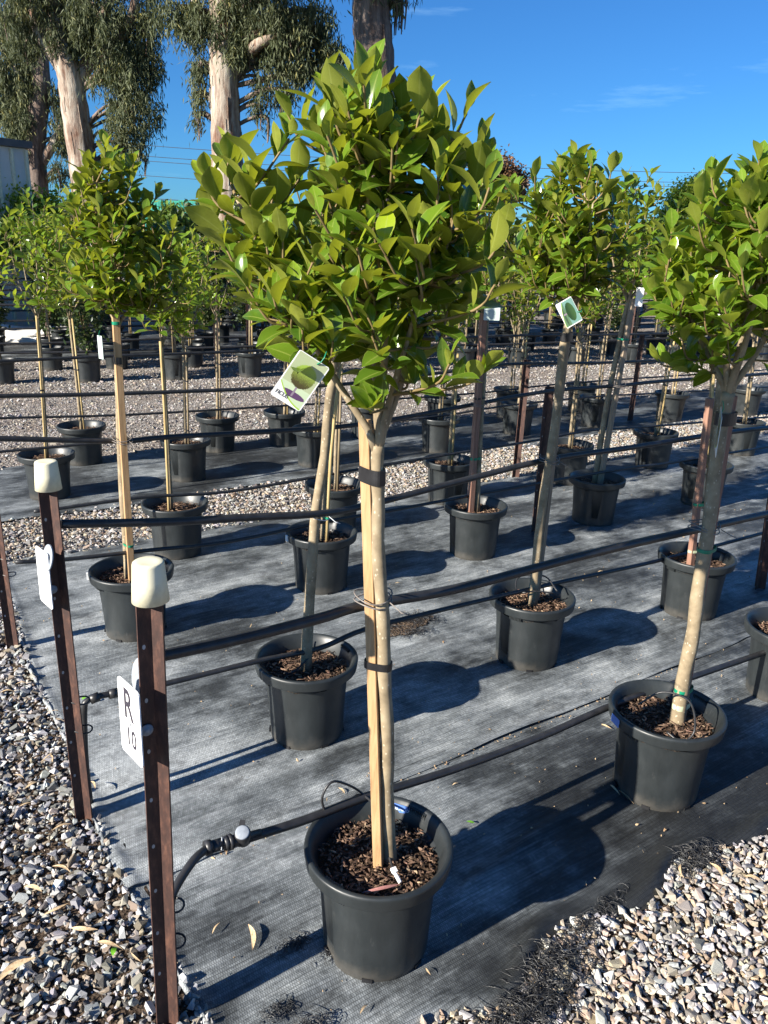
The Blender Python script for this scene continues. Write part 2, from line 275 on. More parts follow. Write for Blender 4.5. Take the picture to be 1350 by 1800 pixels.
                 'crown': [((3.371, 7.715, 1.713), 0.366, 0.497)],
                 'stake': [(3.509, 7.685, 0.336), (3.468, 7.685, 1.099)],
                 'trunk': [(3.495, 7.715, 0.329), (3.474, 7.715, 0.718), (3.454, 7.715, 1.095)]}},
 'valve1': (-0.342, 1.706, 0.359)}

rnd = random.Random(7)
RNG = np.random.default_rng(11)
UD = np.array([math.cos(ROW), math.sin(ROW), 0.0]); ND = np.array([-math.sin(ROW), math.cos(ROW), 0.0])
def un(u, n, z=0.0): return Vector((UD*u + ND*n).tolist()) + Vector((0, 0, z))

# ------------------------------------------------------------------ materials
def newmat(name):
    m = bpy.data.materials.new(name); m.use_nodes = True
    return m, m.node_tree, m.node_tree.nodes['Principled BSDF']
def N(nt, t, **kw):
    n = nt.nodes.new(t)
    for k, v in kw.items():
        if k in n.inputs: n.inputs[k].default_value = v
        else: setattr(n, k, v)
    return n
def ramp(nt, fac, stops):
    r = nt.nodes.new('ShaderNodeValToRGB'); e = r.color_ramp.elements
    while len(e) < len(stops): e.new(.5)
    for i, (p, c) in enumerate(stops):
        e[i].position = p; e[i].color = tuple(c) + ((1,) if len(c) == 3 else ())
    nt.links.new(fac, r.inputs[0]); return r.outputs[0]
def coords(nt, scale=(1, 1, 1), kind='Object', rot=(0, 0, 0)):
    t = nt.nodes.new('ShaderNodeTexCoord'); m = nt.nodes.new('ShaderNodeMapping')
    m.inputs['Scale'].default_value = scale; m.inputs['Rotation'].default_value = rot
    nt.links.new(t.outputs[kind], m.inputs['Vector']); return m.outputs[0]
def noise(nt, vec, scale, detail=5, rough=.55):
    n = N(nt, 'ShaderNodeTexNoise', Scale=scale, Detail=detail, Roughness=rough)
    nt.links.new(vec, n.inputs['Vector']); return n.outputs['Fac']
def mix(nt, a, b, fac, blend='MIX'):
    m = nt.nodes.new('ShaderNodeMix'); m.data_type = 'RGBA'; m.blend_type = blend
    for k, v in (('A', a), ('B', b), ('Factor', fac)):
        if isinstance(v, (int, float)): m.inputs[k].default_value = v
        elif isinstance(v, tuple): m.inputs[k].default_value = v + ((1,) if len(v) == 3 else ())
        else: nt.links.new(v, m.inputs[k])
    return m.outputs['Result']
def math_(nt, op, a, b=None, clamp=False):
    m = nt.nodes.new('ShaderNodeMath'); m.operation = op; m.use_clamp = clamp
    for i, v in enumerate((a, b)):
        if v is None: continue
        if isinstance(v, (int, float)): m.inputs[i].default_value = v
        else: nt.links.new(v, m.inputs[i])
    return m.outputs[0]
def bump(nt, bs, h, strength=.3, dist=.01):
    b = N(nt, 'ShaderNodeBump', Strength=strength, Distance=dist)
    nt.links.new(h, b.inputs['Height']); nt.links.new(b.outputs[0], bs.inputs['Normal'])
def varied(name, c1, c2, scale=8, rough=.6, spec=.4, bmp=.0, dist=.005, detail=6, stretch=(1, 1, 1), c3=None):
    m, nt, bs = newmat(name); v = coords(nt, stretch); f = noise(nt, v, scale, detail)
    st = [(.3, c1), (.7, c2)] if c3 is None else [(.25, c1), (.5, c2), (.75, c3)]
    nt.links.new(ramp(nt, f, st), bs.inputs['Base Color'])
    bs.inputs['Roughness'].default_value = rough; bs.inputs['Specular IOR Level'].default_value = spec
    if bmp: bump(nt, bs, noise(nt, v, scale*3, 4), bmp, dist)
    return m
M = {}
M['pipe'] = varied('poly_pipe', (.016, .016, .017), (.034, .034, .036), 30, .40, .5)
M['tape'] = varied('black_tape', (.010, .010, .011), (.022, .022, .024), 40, .35)
M['green_tie'] = varied('green_tie', (.004, .16, .085), (.01, .24, .13), 40, .35)
M['pale_clip'] = varied('pale_clip', (.42, .46, .28), (.5, .53, .35), 40, .5)
M['cap'] = varied('cream_plastic', (.52, .48, .33), (.70, .66, .48), 26, .5, .4, .1, .002, c3=(.74, .70, .53))
M['galv'] = varied('galvanised', (.38, .41, .43), (.58, .60, .62), 60, .45, .5, .1)
M['grey_plastic'] = varied('grey_plastic', (.21, .235, .27), (.30, .33, .37), 120, .6)
M['wire'] = varied('tie_wire', (.12, .105, .09), (.25, .22, .2), 80, .5)
M['black'] = varied('sign_ink', (.02, .018, .028), (.05, .045, .06), 90, .6)
M['white'] = varied('sign_white', (.80, .80, .79), (.86, .86, .85), 9, .35)
M['blue_sticker'] = varied('blue_sticker', (.07, .15, .42), (.10, .2, .5), 60, .35)
M['cable'] = varied('overhead_wire', (.05, .06, .08), (.09, .10, .12), 3, .6)
M['fibre'] = varied('black_fibre', (.012, .012, .013), (.06, .06, .06), 30, .35, .6)
M['mulch'] = None

def potmat():
    m, nt, bs = newmat('pot_plastic'); v = coords(nt, (1, 1, .35)); v2 = coords(nt)
    c = ramp(nt, noise(nt, v, 9, 7, .65), [(.3, (.010, .0125, .0135)), (.7, (.027, .032, .034))])
    scuff = ramp(nt, noise(nt, coords(nt, (1, 1, .25)), 34, 8, .75), [(.60, (0, 0, 0)), (.74, (.35, .35, .35))])
    c = mix(nt, c, (.12, .12, .115), scuff)
    sp = nt.nodes.new('ShaderNodeSeparateXYZ'); nt.links.new(v2, sp.inputs[0])
    foot = math_(nt, 'MULTIPLY', ramp(nt, math_(nt, 'ADD', sp.outputs[2], math_(nt, 'MULTIPLY', noise(nt, v2, 22, 5), .09)), [(.05, (1, 1, 1)), (.10, (0, 0, 0))]), .38)
    c = mix(nt, c, (.13, .115, .095), foot); nt.links.new(c, bs.inputs['Base Color'])
    nt.links.new(ramp(nt, noise(nt, v2, 14, 5), [(.3, (.34, .34, .34)), (.7, (.56, .56, .56))]), bs.inputs['Roughness'])
    bump(nt, bs, noise(nt, v2, 26, 4), .06, .003); return m
M['pot'] = potmat()
def rust():
    m, nt, bs = newmat('rusty_steel'); v = coords(nt, (1, 1, .35))
    f = noise(nt, v, 60, 8, .7); f2 = noise(nt, v, 9, 4)
    c = ramp(nt, f, [(.25, (.014, .008, .007)), (.50, (.060, .026, .018)), (.68, (.15, .068, .042)), (.82, (.28, .15, .09))])
    nt.links.new(mix(nt, c, (.03, .014, .012), math_(nt, 'MULTIPLY', f2, .6)), bs.inputs['Base Color'])
    bs.inputs['Roughness'].default_value = .68; bump(nt, bs, f, .35, .003); return m
M['rust'] = rust()
def timber(name, c1, c2, c3):
    m, nt, bs = newmat(name); v = coords(nt, (14, 14, .9))
    f = noise(nt, v, 9, 8, .6); f2 = noise(nt, coords(nt, (1, 1, 1)), 7, 3)
    c = ramp(nt, f, [(.28, c1), (.5, c2), (.75, c3)])
    nt.links.new(mix(nt, c, c1, math_(nt, 'MULTIPLY', f2, .45)), bs.inputs['Base Color'])
    bs.inputs['Roughness'].default_value = .62; bs.inputs['Specular IOR Level'].default_value = .3
    bump(nt, bs, f, .25, .002); return m
M['stake'] = timber('hardwood_stake', (.28, .16, .075), (.46, .29, .145), (.56, .38, .21))
M['stake_red'] = timber('red_hardwood_stake', (.16, .08, .055), (.28, .155, .11), (.38, .24, .17))
M['stake_grey'] = timber('weathered_stake', (.17, .13, .09), (.29, .225, .16), (.40, .32, .24))
M['cane'] = timber('weathered_cane', (.14, .105, .06), (.25, .19, .11), (.36, .29, .18))
M['bamboo'] = timber('bamboo_cane', (.30, .21, .085), (.46, .34, .15), (.58, .46, .25))
def bark():
    m, nt, bs = newmat('ficus_bark'); v = coords(nt, (1, 1, 1))
    f = noise(nt, v, 22, 6); lent = N(nt, 'ShaderNodeTexVoronoi', Scale=75.0); nt.links.new(coords(nt, (1, 1, .7)), lent.inputs['Vector'])
    spot = ramp(nt, lent.outputs['Distance'], [(.10, (1, 1, 1)), (.22, (0, 0, 0))])
    c = ramp(nt, f, [(.25, (.155, .12, .075)), (.5, (.26, .205, .13)), (.8, (.36, .30, .20))])
    nt.links.new(mix(nt, c, (.46, .40, .29), spot), bs.inputs['Base Color'])
    bs.inputs['Roughness'].default_value = .75; bs.inputs['Specular IOR Level'].default_value = .25
    bump(nt, bs, f, .4, .004); return m
M['bark'] = bark()
M['twig'] = varied('green_twig', (.13, .095, .04), (.24, .17, .075), 30, .6, .3)

def leafmat(name, top1, top2, und1, und2, trans, tr=.30, rough=.18, margin=(.36, .40, .10), spec=.5):
    m, nt, bs = newmat(name); out = nt.nodes['Material Output']
    at = N(nt, 'ShaderNodeAttribute'); at.attribute_name = 'tone'
    md = N(nt, 'ShaderNodeAttribute'); md.attribute_name = 'rib'
    geo = nt.nodes.new('ShaderNodeNewGeometry')
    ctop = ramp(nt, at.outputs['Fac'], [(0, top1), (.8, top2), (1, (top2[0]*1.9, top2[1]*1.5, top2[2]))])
    cund = ramp(nt, at.outputs['Fac'], [(0, und1), (1, und2)])
    rib = ramp(nt, md.outputs['Fac'], [(.90, (0, 0, 0)), (.98, (.40, .40, .40))])
    edg = ramp(nt, md.outputs['Fac'], [(.02, (.42, .42, .42)), (.07, (0, 0, 0))])  # pale edge colour stands in for light glowing through the leaf margin
    v = coords(nt); mott = ramp(nt, noise(nt, v, 90, 3), [(.3, (.82, .82, .82)), (.7, (1.12, 1.12, 1.12))])
    c = mix(nt, ctop, cund, geo.outputs['Backfacing'])
    c = mix(nt, c, mott, 1.0, 'MULTIPLY')
    c = mix(nt, c, margin, rib); c = mix(nt, c, margin, edg)
    nt.links.new(c, bs.inputs['Base Color'])
    rg = nt.nodes.new('ShaderNodeMapRange'); nt.links.new(geo.outputs['Backfacing'], rg.inputs['Value'])
    rg.inputs['To Min'].default_value = rough; rg.inputs['To Max'].default_value = .52
    nt.links.new(rg.outputs[0], bs.inputs['Roughness'])
    bs.inputs['Specular IOR Level'].default_value = spec
    t = nt.nodes.new('ShaderNodeBsdfTranslucent'); nt.links.new(mix(nt, c, trans, .6), t.inputs['Color'])
    ms = nt.nodes.new('ShaderNodeMixShader'); ms.inputs[0].default_value = tr
    nt.links.new(bs.outputs[0], ms.inputs[1]); nt.links.new(t.outputs[0], ms.inputs[2]); nt.links.new(ms.outputs[0], out.inputs['Surface'])
    return m
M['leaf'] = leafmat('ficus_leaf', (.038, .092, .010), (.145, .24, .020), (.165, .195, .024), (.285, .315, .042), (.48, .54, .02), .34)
M['leaf_lime'] = leafmat('ficus_leaf_lime', (.042, .10, .010), (.165, .265, .022), (.18, .235, .028), (.31, .35, .045), (.50, .62, .03), .38)
M['gum_leaf'] = leafmat('gum_leaf', (.050, .068, .034), (.155, .175, .092), (.06, .076, .040), (.155, .172, .09), (.2, .22, .06), .22, .5, (.16, .17, .08), .2)
M['far_leaf'] = leafmat('nursery_leaf', (.030, .08, .014), (.13, .21, .03), (.07, .11, .02), (.19, .24, .04), (.25, .34, .04), .28, .4)
M['far_leaf_dark'] = leafmat('dark_nursery_leaf', (.014, .034, .010), (.05, .085, .022), (.03, .05, .016), (.08, .10, .03), (.12, .2, .03), .25, .4)
M['red_leaf'] = leafmat('bronze_leaf', (.050, .030, .014), (.15, .075, .028), (.06, .04, .02), (.16, .09, .04), (.3, .15, .05), .2, .5)
M['orange_tip'] = leafmat('photinia_leaf', (.05, .10, .02), (.40, .12, .02), (.09, .13, .03), (.42, .16, .04), (.5, .25, .05), .28, .35)
M['dry_leaf'] = varied('dry_gum_leaf', (.26, .15, .075), (.52, .38, .22), 14, .65, .3, c3=(.62, .50, .33))
M['fresh_leaf'] = varied('fresh_leaf', (.12, .36, .02), (.22, .5, .04), 14, .4)
M['litter'] = varied('leaf_litter', (.20, .11, .05), (.55, .42, .26), 35, .7, .3)

def gumbark(name, c1, c2, c3, c4):
    m, nt, bs = newmat(name); v = coords(nt, (1, 1, .16)); v2 = coords(nt, (1, 1, .4))
    f = noise(nt, v, 7.5, 8, .7); f2 = noise(nt, v2, 2.6, 5, .6)
    c = ramp(nt, f, [(.36, c1), (.44, c2), (.52, c3), (.60, c4)])
    c = mix(nt, c, ramp(nt, f2, [(.44, c2), (.56, c4)]), .35)
    nt.links.new(c, bs.inputs['Base Color']); bs.inputs['Roughness'].default_value = .8; bs.inputs['Specular IOR Level'].default_value = .2
    bump(nt, bs, f, .8, .06); return m
M['gum_bark'] = gumbark('gum_bark', (.045, .024, .018), (.16, .085, .055), (.32, .26, .20), (.46, .41, .34))
M['gum_bark_brown'] = gumbark('brown_gum_bark', (.030, .020, .015), (.10, .065, .05), (.165, .12, .095), (.23, .18, .15))  # brown bark; on the thick trunk its darkness also paints the shade

def soilmat(name, c1, c2, c3):
    m, nt, bs = newmat(name); v = coords(nt)
    vo = N(nt, 'ShaderNodeTexVoronoi', Scale=95.0); nt.links.new(v, vo.inputs['Vector'])
    f = noise(nt, v, 60, 6, .7)
    nt.links.new(ramp(nt, f, [(.3, c1), (.52, c2), (.78, c3)]), bs.inputs['Base Color'])
    bs.inputs['Roughness'].default_value = .92; bs.inputs['Specular IOR Level'].default_value = .15
    bump(nt, bs, math_(nt, 'ADD', vo.outputs['Distance'], f), 1.0, .02); return m
M['soil'] = soilmat('potting_mix', (.022, .014, .010), (.075, .048, .032), (.17, .12, .08))
M['earth'] = soilmat('torn_patch_earth', (.05, .035, .025), (.14, .10, .07), (.24, .18, .13))
M['bed'] = soilmat('brown_earth', (.030, .021, .015), (.085, .060, .042), (.17, .125, .09))
def attrmat(name, rough, spec, bmp=.3, sc=120, dist=.002):
    m, nt, bs = newmat(name); a = N(nt, 'ShaderNodeAttribute'); a.attribute_name = 'col'
    v = coords(nt); f = noise(nt, v, sc, 5, .6)
    nt.links.new(mix(nt, a.outputs['Color'], ramp(nt, f, [(.28, (.55, .53, .52)), (.72, (1.3, 1.3, 1.3))]), 1.0, 'MULTIPLY'), bs.inputs['Base Color'])
    bs.inputs['Roughness'].default_value = rough; bs.inputs['Specular IOR Level'].default_value = spec
    bump(nt, bs, f, bmp, dist); return m
M['stone'] = attrmat('crushed_stone', .72, .35, .4, 110, .003)
M['chip'] = attrmat('bark_chip', .8, .25, .5, 200, .002)

def groundmat():
    m, nt, bs = newmat('gravel_ground'); v = coords(nt)
    vo = N(nt, 'ShaderNodeTexVoronoi', Scale=38.0); nt.links.new(v, vo.inputs['Vector'])
    vo2 = N(nt, 'ShaderNodeTexVoronoi', Scale=38.0); vo2.feature = 'DISTANCE_TO_EDGE'; nt.links.new(v, vo2.inputs['Vector'])
    f = noise(nt, v, .9, 5, .6)
    sep = nt.nodes.new('ShaderNodeSeparateColor'); nt.links.new(vo.outputs['Color'], sep.inputs[0])
    c = ramp(nt, sep.outputs[0], [(.0, (.13, .12, .11)), (.35, (.24, .225, .205)), (.7, (.34, .325, .30)), (1, (.46, .445, .42))])
    dirt = ramp(nt, noise(nt, v, 26, 6, .7), [(.3, (.10, .075, .055)), (.7, (.26, .20, .155))])
    c = mix(nt, dirt, c, ramp(nt, vo2.outputs['Distance'], [(.02, (0, 0, 0)), (.12, (1, 1, 1))]))
    c = mix(nt, c, dirt, ramp(nt, f, [(.48, (0, 0, 0)), (.68, (.75, .75, .75))]))
    nt.links.new(c, bs.inputs['Base Color']); bs.inputs['Roughness'].default_value = .9; bs.inputs['Specular IOR Level'].default_value = .2
    bump(nt, bs, vo2.outputs['Distance'], 1.0, .03); return m
M['ground'] = groundmat()

def weedmat():
    m, nt, bs = newmat('woven_weed_mat'); v = coords(nt)
    br = N(nt, 'ShaderNodeTexBrick', Scale=1.0)
    br.inputs['Brick Width'].default_value = .0062; br.inputs['Row Height'].default_value = .0115
    br.inputs['Mortar Size'].default_value = .0011; br.inputs['Mortar Smooth'].default_value = .6
    br.inputs['Color1'].default_value = (.80, .80, .80, 1); br.inputs['Color2'].default_value = (1.25, 1.25, 1.25, 1); br.inputs['Mortar'].default_value = (.35, .35, .35, 1)
    nt.links.new(v, br.inputs['Vector'])
    cells = noise(nt, coords(nt, (160, 70, 1)), 1.0, 1)
    streak = noise(nt, coords(nt, (1.6, 60, 1)), 1.0, 6, .7)
    streak2 = noise(nt, coords(nt, (6, 150, 1)), 1.0, 4, .7)
    blot = noise(nt, coords(nt, (.8, 1.5, 1)), 1.5, 7, .66)
    blot2 = noise(nt, coords(nt, (1, 1.6, 1)), 7, 6, .65)
    d = math_(nt, 'ADD', math_(nt, 'MULTIPLY', blot, 1.25), math_(nt, 'MULTIPLY', blot2, .42))
    d = math_(nt, 'ADD', d, math_(nt, 'MULTIPLY', streak, .34))
    spx = nt.nodes.new('ShaderNodeSeparateXYZ'); nt.links.new(v, spx.inputs[0])
    wear = math_(nt, 'MULTIPLY', math_(nt, 'POWER', 2.718, math_(nt, 'MULTIPLY', math_(nt, 'SUBTRACT', spx.outputs[0], .5), -.9)), .17)   # the trodden, sun-bleached ends of the sheets
    d = math_(nt, 'ADD', d, math_(nt, 'MINIMUM', wear, .2))
    ey = math_(nt, 'DIVIDE', math_(nt, 'SUBTRACT', spx.outputs[1], 1.10), .20)      # black, washed-out border along the open edge
    edge = math_(nt, 'MULTIPLY', math_(nt, 'POWER', 2.718, math_(nt, 'MULTIPLY', math_(nt, 'MULTIPLY', ey, ey), -1.0)), math_(nt, 'MULTIPLY', math_(nt, 'SUBTRACT', spx.outputs[0], .85), 3.0, True))
    d = math_(nt, 'SUBTRACT', d, math_(nt, 'MULTIPLY', edge, .26))
    od = N(nt, 'ShaderNodeAttribute'); od.attribute_type = 'OBJECT'; od.attribute_name = 'dust'
    d = math_(nt, 'ADD', math_(nt, 'SUBTRACT', d, .46), od.outputs['Fac'])
    c = ramp(nt, d, [(.30, (.019, .021, .022)), (.44, (.052, .058, .061)), (.58, (.17, .187, .195)), (.78, (.41, .435, .44))])
    fine = ramp(nt, streak2, [(.3, (.66, .66, .66)), (.7, (1.28, 1.28, 1.28))])
    c = mix(nt, c, fine, .8, 'MULTIPLY')
    c = mix(nt, c, br.outputs['Color'], .75, 'MULTIPLY')
    c = mix(nt, c, ramp(nt, cells, [(.3, (.75, .75, .75)), (.7, (1.2, 1.2, 1.2))]), .8, 'MULTIPLY')
    nt.links.new(c, bs.inputs['Base Color']); bs.inputs['Roughness'].default_value = .56; bs.inputs['Specular IOR Level'].default_value = .5
    stain = ramp(nt, noise(nt, coords(nt, (1, 1.3, 1)), 3.3, 6, .7), [(.36, (.38, .38, .38)), (.47, (1, 1, 1))])
    c = mix(nt, c, stain, .85, 'MULTIPLY'); nt.links.new(c, bs.inputs['Base Color'])
    h = math_(nt, 'ADD', br.outputs['Fac'], math_(nt, 'MULTIPLY', streak2, 2.0))
    bump(nt, bs, h, .35, .002); return m
M['mat'] = weedmat()
M['shed_wall'] = varied('cream_sheet_wall', (.62, .60, .58), (.72, .69, .66), 2, .6)
M['shed_roof'] = varied('dark_roof', (.06, .06, .065), (.11, .11, .115), 3, .6)
M['tan_wall'] = varied('tan_sheet_wall', (.24, .19, .115), (.31, .25, .16), 2, .7)
M['crate_teal'] = varied('teal_crate', (.03, .27, .20), (.05, .34, .26), 3, .5)
M['crate_green'] = varied('green_crate', (.07, .36, .14), (.10, .43, .18), 3, .5)
M['white_sheet'] = varied('white_plastic_sheet', (.60, .58, .54), (.74, .72, .68), 3, .5, .4, .3, .02)
M['pole'] = varied('power_pole', (.15, .12, .09), (.24, .2, .16), 4, .8)

# ------------------------------------------------------------------ mesh helpers
def tag(o, label=None, cat=None, group=None, kind=None):
    if label: o['label'] = label
    if cat: o['category'] = cat
    if group: o['group'] = group
    if kind: o['kind'] = kind
    return o
def link(name, me, parent=None, loc=None):
    o = bpy.data.objects.new(name, me); COL.objects.link(o)
    if parent is not None: o.parent = parent
    if loc is not None: o.location = loc
    return o
def empty(name, loc, label, cat, group=None):
    o = bpy.data.objects.new(name, None); o.empty_display_size = .1; COL.objects.link(o); o.location = loc
    return tag(o, label, cat, group)
class MB:
    def __init__(s): s.v = []; s.f = []; s.sm = []
    def add(s, v, f, smooth=True):
        b = len(s.v); s.v += [tuple(p) for p in v]; s.f += [tuple(i + b for i in q) for q in f]; s.sm += [smooth]*len(f); return s
    def mesh(s, name, m):
        me = bpy.data.meshes.new(name); me.from_pydata(s.v, [], s.f); me.polygons.foreach_set('use_smooth', s.sm)
        me.materials.append(m); me.update(); return me
    def build(s, name, m, parent=None, origin=None):
        """origin: world position of the parent, subtracted from the vertices"""
        if origin is not None:
            ox, oy, oz = origin; s.v = [(x-ox, y-oy, z-oz) for x, y, z in s.v]
        return link(name, s.mesh(name, m), parent)
    def tube(s, path, rad, n=8, caps=True, smooth=True):
        P = [Vector(p) for p in path]; k = len(P)
        if isinstance(rad, (int, float)): rad = [rad]*k
        t0 = (P[1]-P[0]).normalized(); a = t0.orthogonal().normalized(); V = []; Fc = []
        for i in range(k):
            t = (P[min(i+1, k-1)] - P[max(i-1, 0)]).normalized()
            a = (a - t*a.dot(t)); a = a.normalized() if a.length > 1e-6 else t.orthogonal().normalized(); b = t.cross(a)
            for j in range(n):
                q = 2*math.pi*j/n; V.append(P[i] + (a*math.cos(q) + b*math.sin(q))*rad[i])
        for i in range(k-1):
            for j in range(n):
                Fc.append((i*n+j, i*n+(j+1) % n, (i+1)*n+(j+1) % n, (i+1)*n+j))
        if caps: Fc += [tuple(range(n-1, -1, -1)), tuple((k-1)*n+j for j in range(n))]
        return s.add(V, Fc, smooth)
    def lathe(s, prof, n=32, mod=None, centre=(0, 0, 0), closed_top=False, closed_bot=False, smooth=True):
        V = []; k = len(prof)
        for i, (r, z) in enumerate(prof):
            for j in range(n):
                q = 2*math.pi*j/n; rr = r*(mod(q, i) if mod else 1)
                V.append((centre[0]+rr*math.cos(q), centre[1]+rr*math.sin(q), centre[2]+z))
        Fc = [(i*n+j, i*n+(j+1) % n, (i+1)*n+(j+1) % n, (i+1)*n+j) for i in range(k-1) for j in range(n)]
        if closed_bot: Fc.append(tuple(range(n-1, -1, -1)))
        if closed_top: Fc.append(tuple((k-1)*n+j for j in range(n)))
        return s.add(V, Fc, smooth)
    def box(s, c, size, rot=None, smooth=False):
        x, y, z = (q/2 for q in size); V = [Vector((a*x, b*y, d*z)) for a in (-1, 1) for b in (-1, 1) for d in (-1, 1)]
        if rot is not None: V = [rot @ p for p in V]
        c = Vector(c); V = [p + c for p in V]
        return s.add(V, [(0, 1, 3, 2), (4, 6, 7, 5), (0, 4, 5, 1), (2, 3, 7, 6), (0, 2, 6, 4), (1, 5, 7, 3)], smooth)
def bez(pts, n=8):
    """Catmull-Rom through pts"""
    P = [Vector(p) for p in pts]; P = [P[0]*2 - P[1]] + P + [P[-1]*2 - P[-2]]; out = []
    for i in range(1, len(P)-2):
        for j in range(n):
            t = j/n; a, b, c, d = P[i-1], P[i], P[i+1], P[i+2]
            out.append(.5*((2*b) + (c-a)*t + (2*a-5*b+4*c-d)*t*t + (3*b-a-3*c+d)*t**3))
    return out + [P[-2]]
def np_mesh(name, V, Fc, m, smooth=True, attrs=None, cols=None):
    """V (N,3), Fc (M,k)"""
    V = np.ascontiguousarray(V, np.float32); Fc = np.ascontiguousarray(Fc, np.int32); k = Fc.shape[1]
    me = bpy.data.meshes.new(name); me.vertices.add(len(V)); me.vertices.foreach_set('co', V.ravel())
    me.loops.add(Fc.size); me.loops.foreach_set('vertex_index', Fc.ravel()); me.polygons.add(len(Fc))
    me.polygons.foreach_set('loop_start', np.arange(0, Fc.size, k, dtype=np.int32))
    me.polygons.foreach_set('use_smooth', np.full(len(Fc), bool(smooth)))
    for an, vals in (attrs or {}).items():
        a = me.attributes.new(an, 'FLOAT', 'POINT'); a.data.foreach_set('value', np.ascontiguousarray(vals, np.float32).ravel())
    if cols is not None:
        a = me.attributes.new('col', 'FLOAT_COLOR', 'POINT'); c4 = np.ones((len(V), 4), np.float32); c4[:, :3] = cols; a.data.foreach_set('color', c4.ravel())
    me.materials.append(m); me.update(calc_edges=True); me.validate(); return me
def instance(V, Fc, T, Rm, Sc):
    """stack copies of a template: T (k,3), Rm (k,3,3), Sc (k,) or (k,3)"""
    k = len(T); Sc = Sc[:, None, None] if Sc.ndim == 1 else Sc[:, None, :]
    P = np.einsum('kij,knj->kni', Rm, V[None]*Sc) + T[:, None]
    Fa = Fc[None] + (np.arange(k)*len(V))[:, None, None]
    return P.reshape(-1, 3), Fa.reshape(-1, Fc.shape[1])
def rand_rot(k, rng):
    q = rng.normal(size=(k, 4)); q /= np.linalg.norm(q, axis=1)[:, None]; w_, x, y, z = q.T
    return np.stack([1-2*(y*y+z*z), 2*(x*y-w_*z), 2*(x*z+w_*y), 2*(x*y+w_*z), 1-2*(x*x+z*z), 2*(y*z-w_*x), 2*(x*z-w_*y), 2*(y*z+w_*x), 1-2*(x*x+y*y)], -1).reshape(k, 3, 3)

# ------------------------------------------------------------------ ground, gravel, weed mats
CAMP = np.array([0, 0, CAM_H])
def project(P):
    d = np.asarray(P, float) - CAMP; z = d @ np.array(F_)
    return 675 + FOC*(d @ np.array(RR))/z, 900 - FOC*(d @ np.array(UU))/z, z
def in_view(P, pad=0):
    x, y, z = project(P); return (z > .1) & (x > -pad) & (x < 1350+pad) & (y > -pad) & (y < 1800+pad)

def grid_sheet(name, xs, ys, zf, m, warp=None):
    V = []; 
    for y in ys:
        for x in xs:
            px, py = warp(x, y) if warp else (x, y)
            V.append((px, py, zf(px, py)))
    nx = len(xs); Fc = [(j*nx+i, j*nx+i+1, (j+1)*nx+i+1, (j+1)*nx+i) for j in range(len(ys)-1) for i in range(nx-1)]
    b = MB(); b.add(V, Fc); return b.build(name, m)
gx = [-900, -200, -60, -30] + list(np.arange(-20, 20.1, 2)) + [30, 60, 200, 900]
gy = [-60, -20, -8] + list(np.arange(-4, 30.1, 2)) + [45, 80, 200, 900]
ground = grid_sheet('ground', gx, gy, lambda x, y: 0.0, M['ground'])
tag(ground, 'grey gravel ground with brown earth between the stones', 'ground', kind='structure')

def hull_stone(rng, npt, flat):
    bm = bmesh.new()
    for _ in range(npt):
        p = rng.normal(size=3); p = np.sign(p)*np.abs(p)**.75; p /= np.linalg.norm(p)**.85; p *= rng.uniform(.72, 1.08)
        bm.verts.new((p[0]*.5*rng.uniform(.95, 1.05), p[1]*.5*flat[0], p[2]*.5*flat[1]))
    r = bmesh.ops.convex_hull(bm, input=bm.verts[:])
    bmesh.ops.delete(bm, geom=[v for v in bm.verts if not v.link_faces], context='VERTS')
    bmesh.ops.triangulate(bm, faces=bm.faces[:])
    bm.verts.ensure_lookup_table(); bm.verts.index_update()
    V = np.array([v.co[:] for v in bm.verts]); Fc = np.array([[v.index for v in f.verts] for f in bm.faces]); bm.free(); return V, Fc
def stone_set(seed, npt, k):
    rng = np.random.default_rng(seed)
    return [hull_stone(rng, npt, (rng.uniform(.52, .88), rng.uniform(.36, .66))) for _ in range(k)]
PAL_L = np.array([(.30, .305, .31), (.22, .225, .235), (.38, .38, .375), (.155, .155, .155), (.30, .265, .215), (.24, .195, .145), (.46, .46, .45), (.26, .26, .25), (.34, .31, .27), (.11, .105, .10)])
PAL_R = np.array([(.44, .43, .41), (.36, .345, .32), (.50, .49, .47), (.42, .355, .27), (.36, .28, .19), (.29, .285, .28), (.46, .40, .32), (.25, .235, .215), (.55, .54, .53), (.40, .31, .24)])
PAL_M = np.array([(.36, .345, .325), (.28, .265, .25), (.44, .43, .41), (.38, .33, .27), (.22, .20, .185), (.33, .28, .23)])
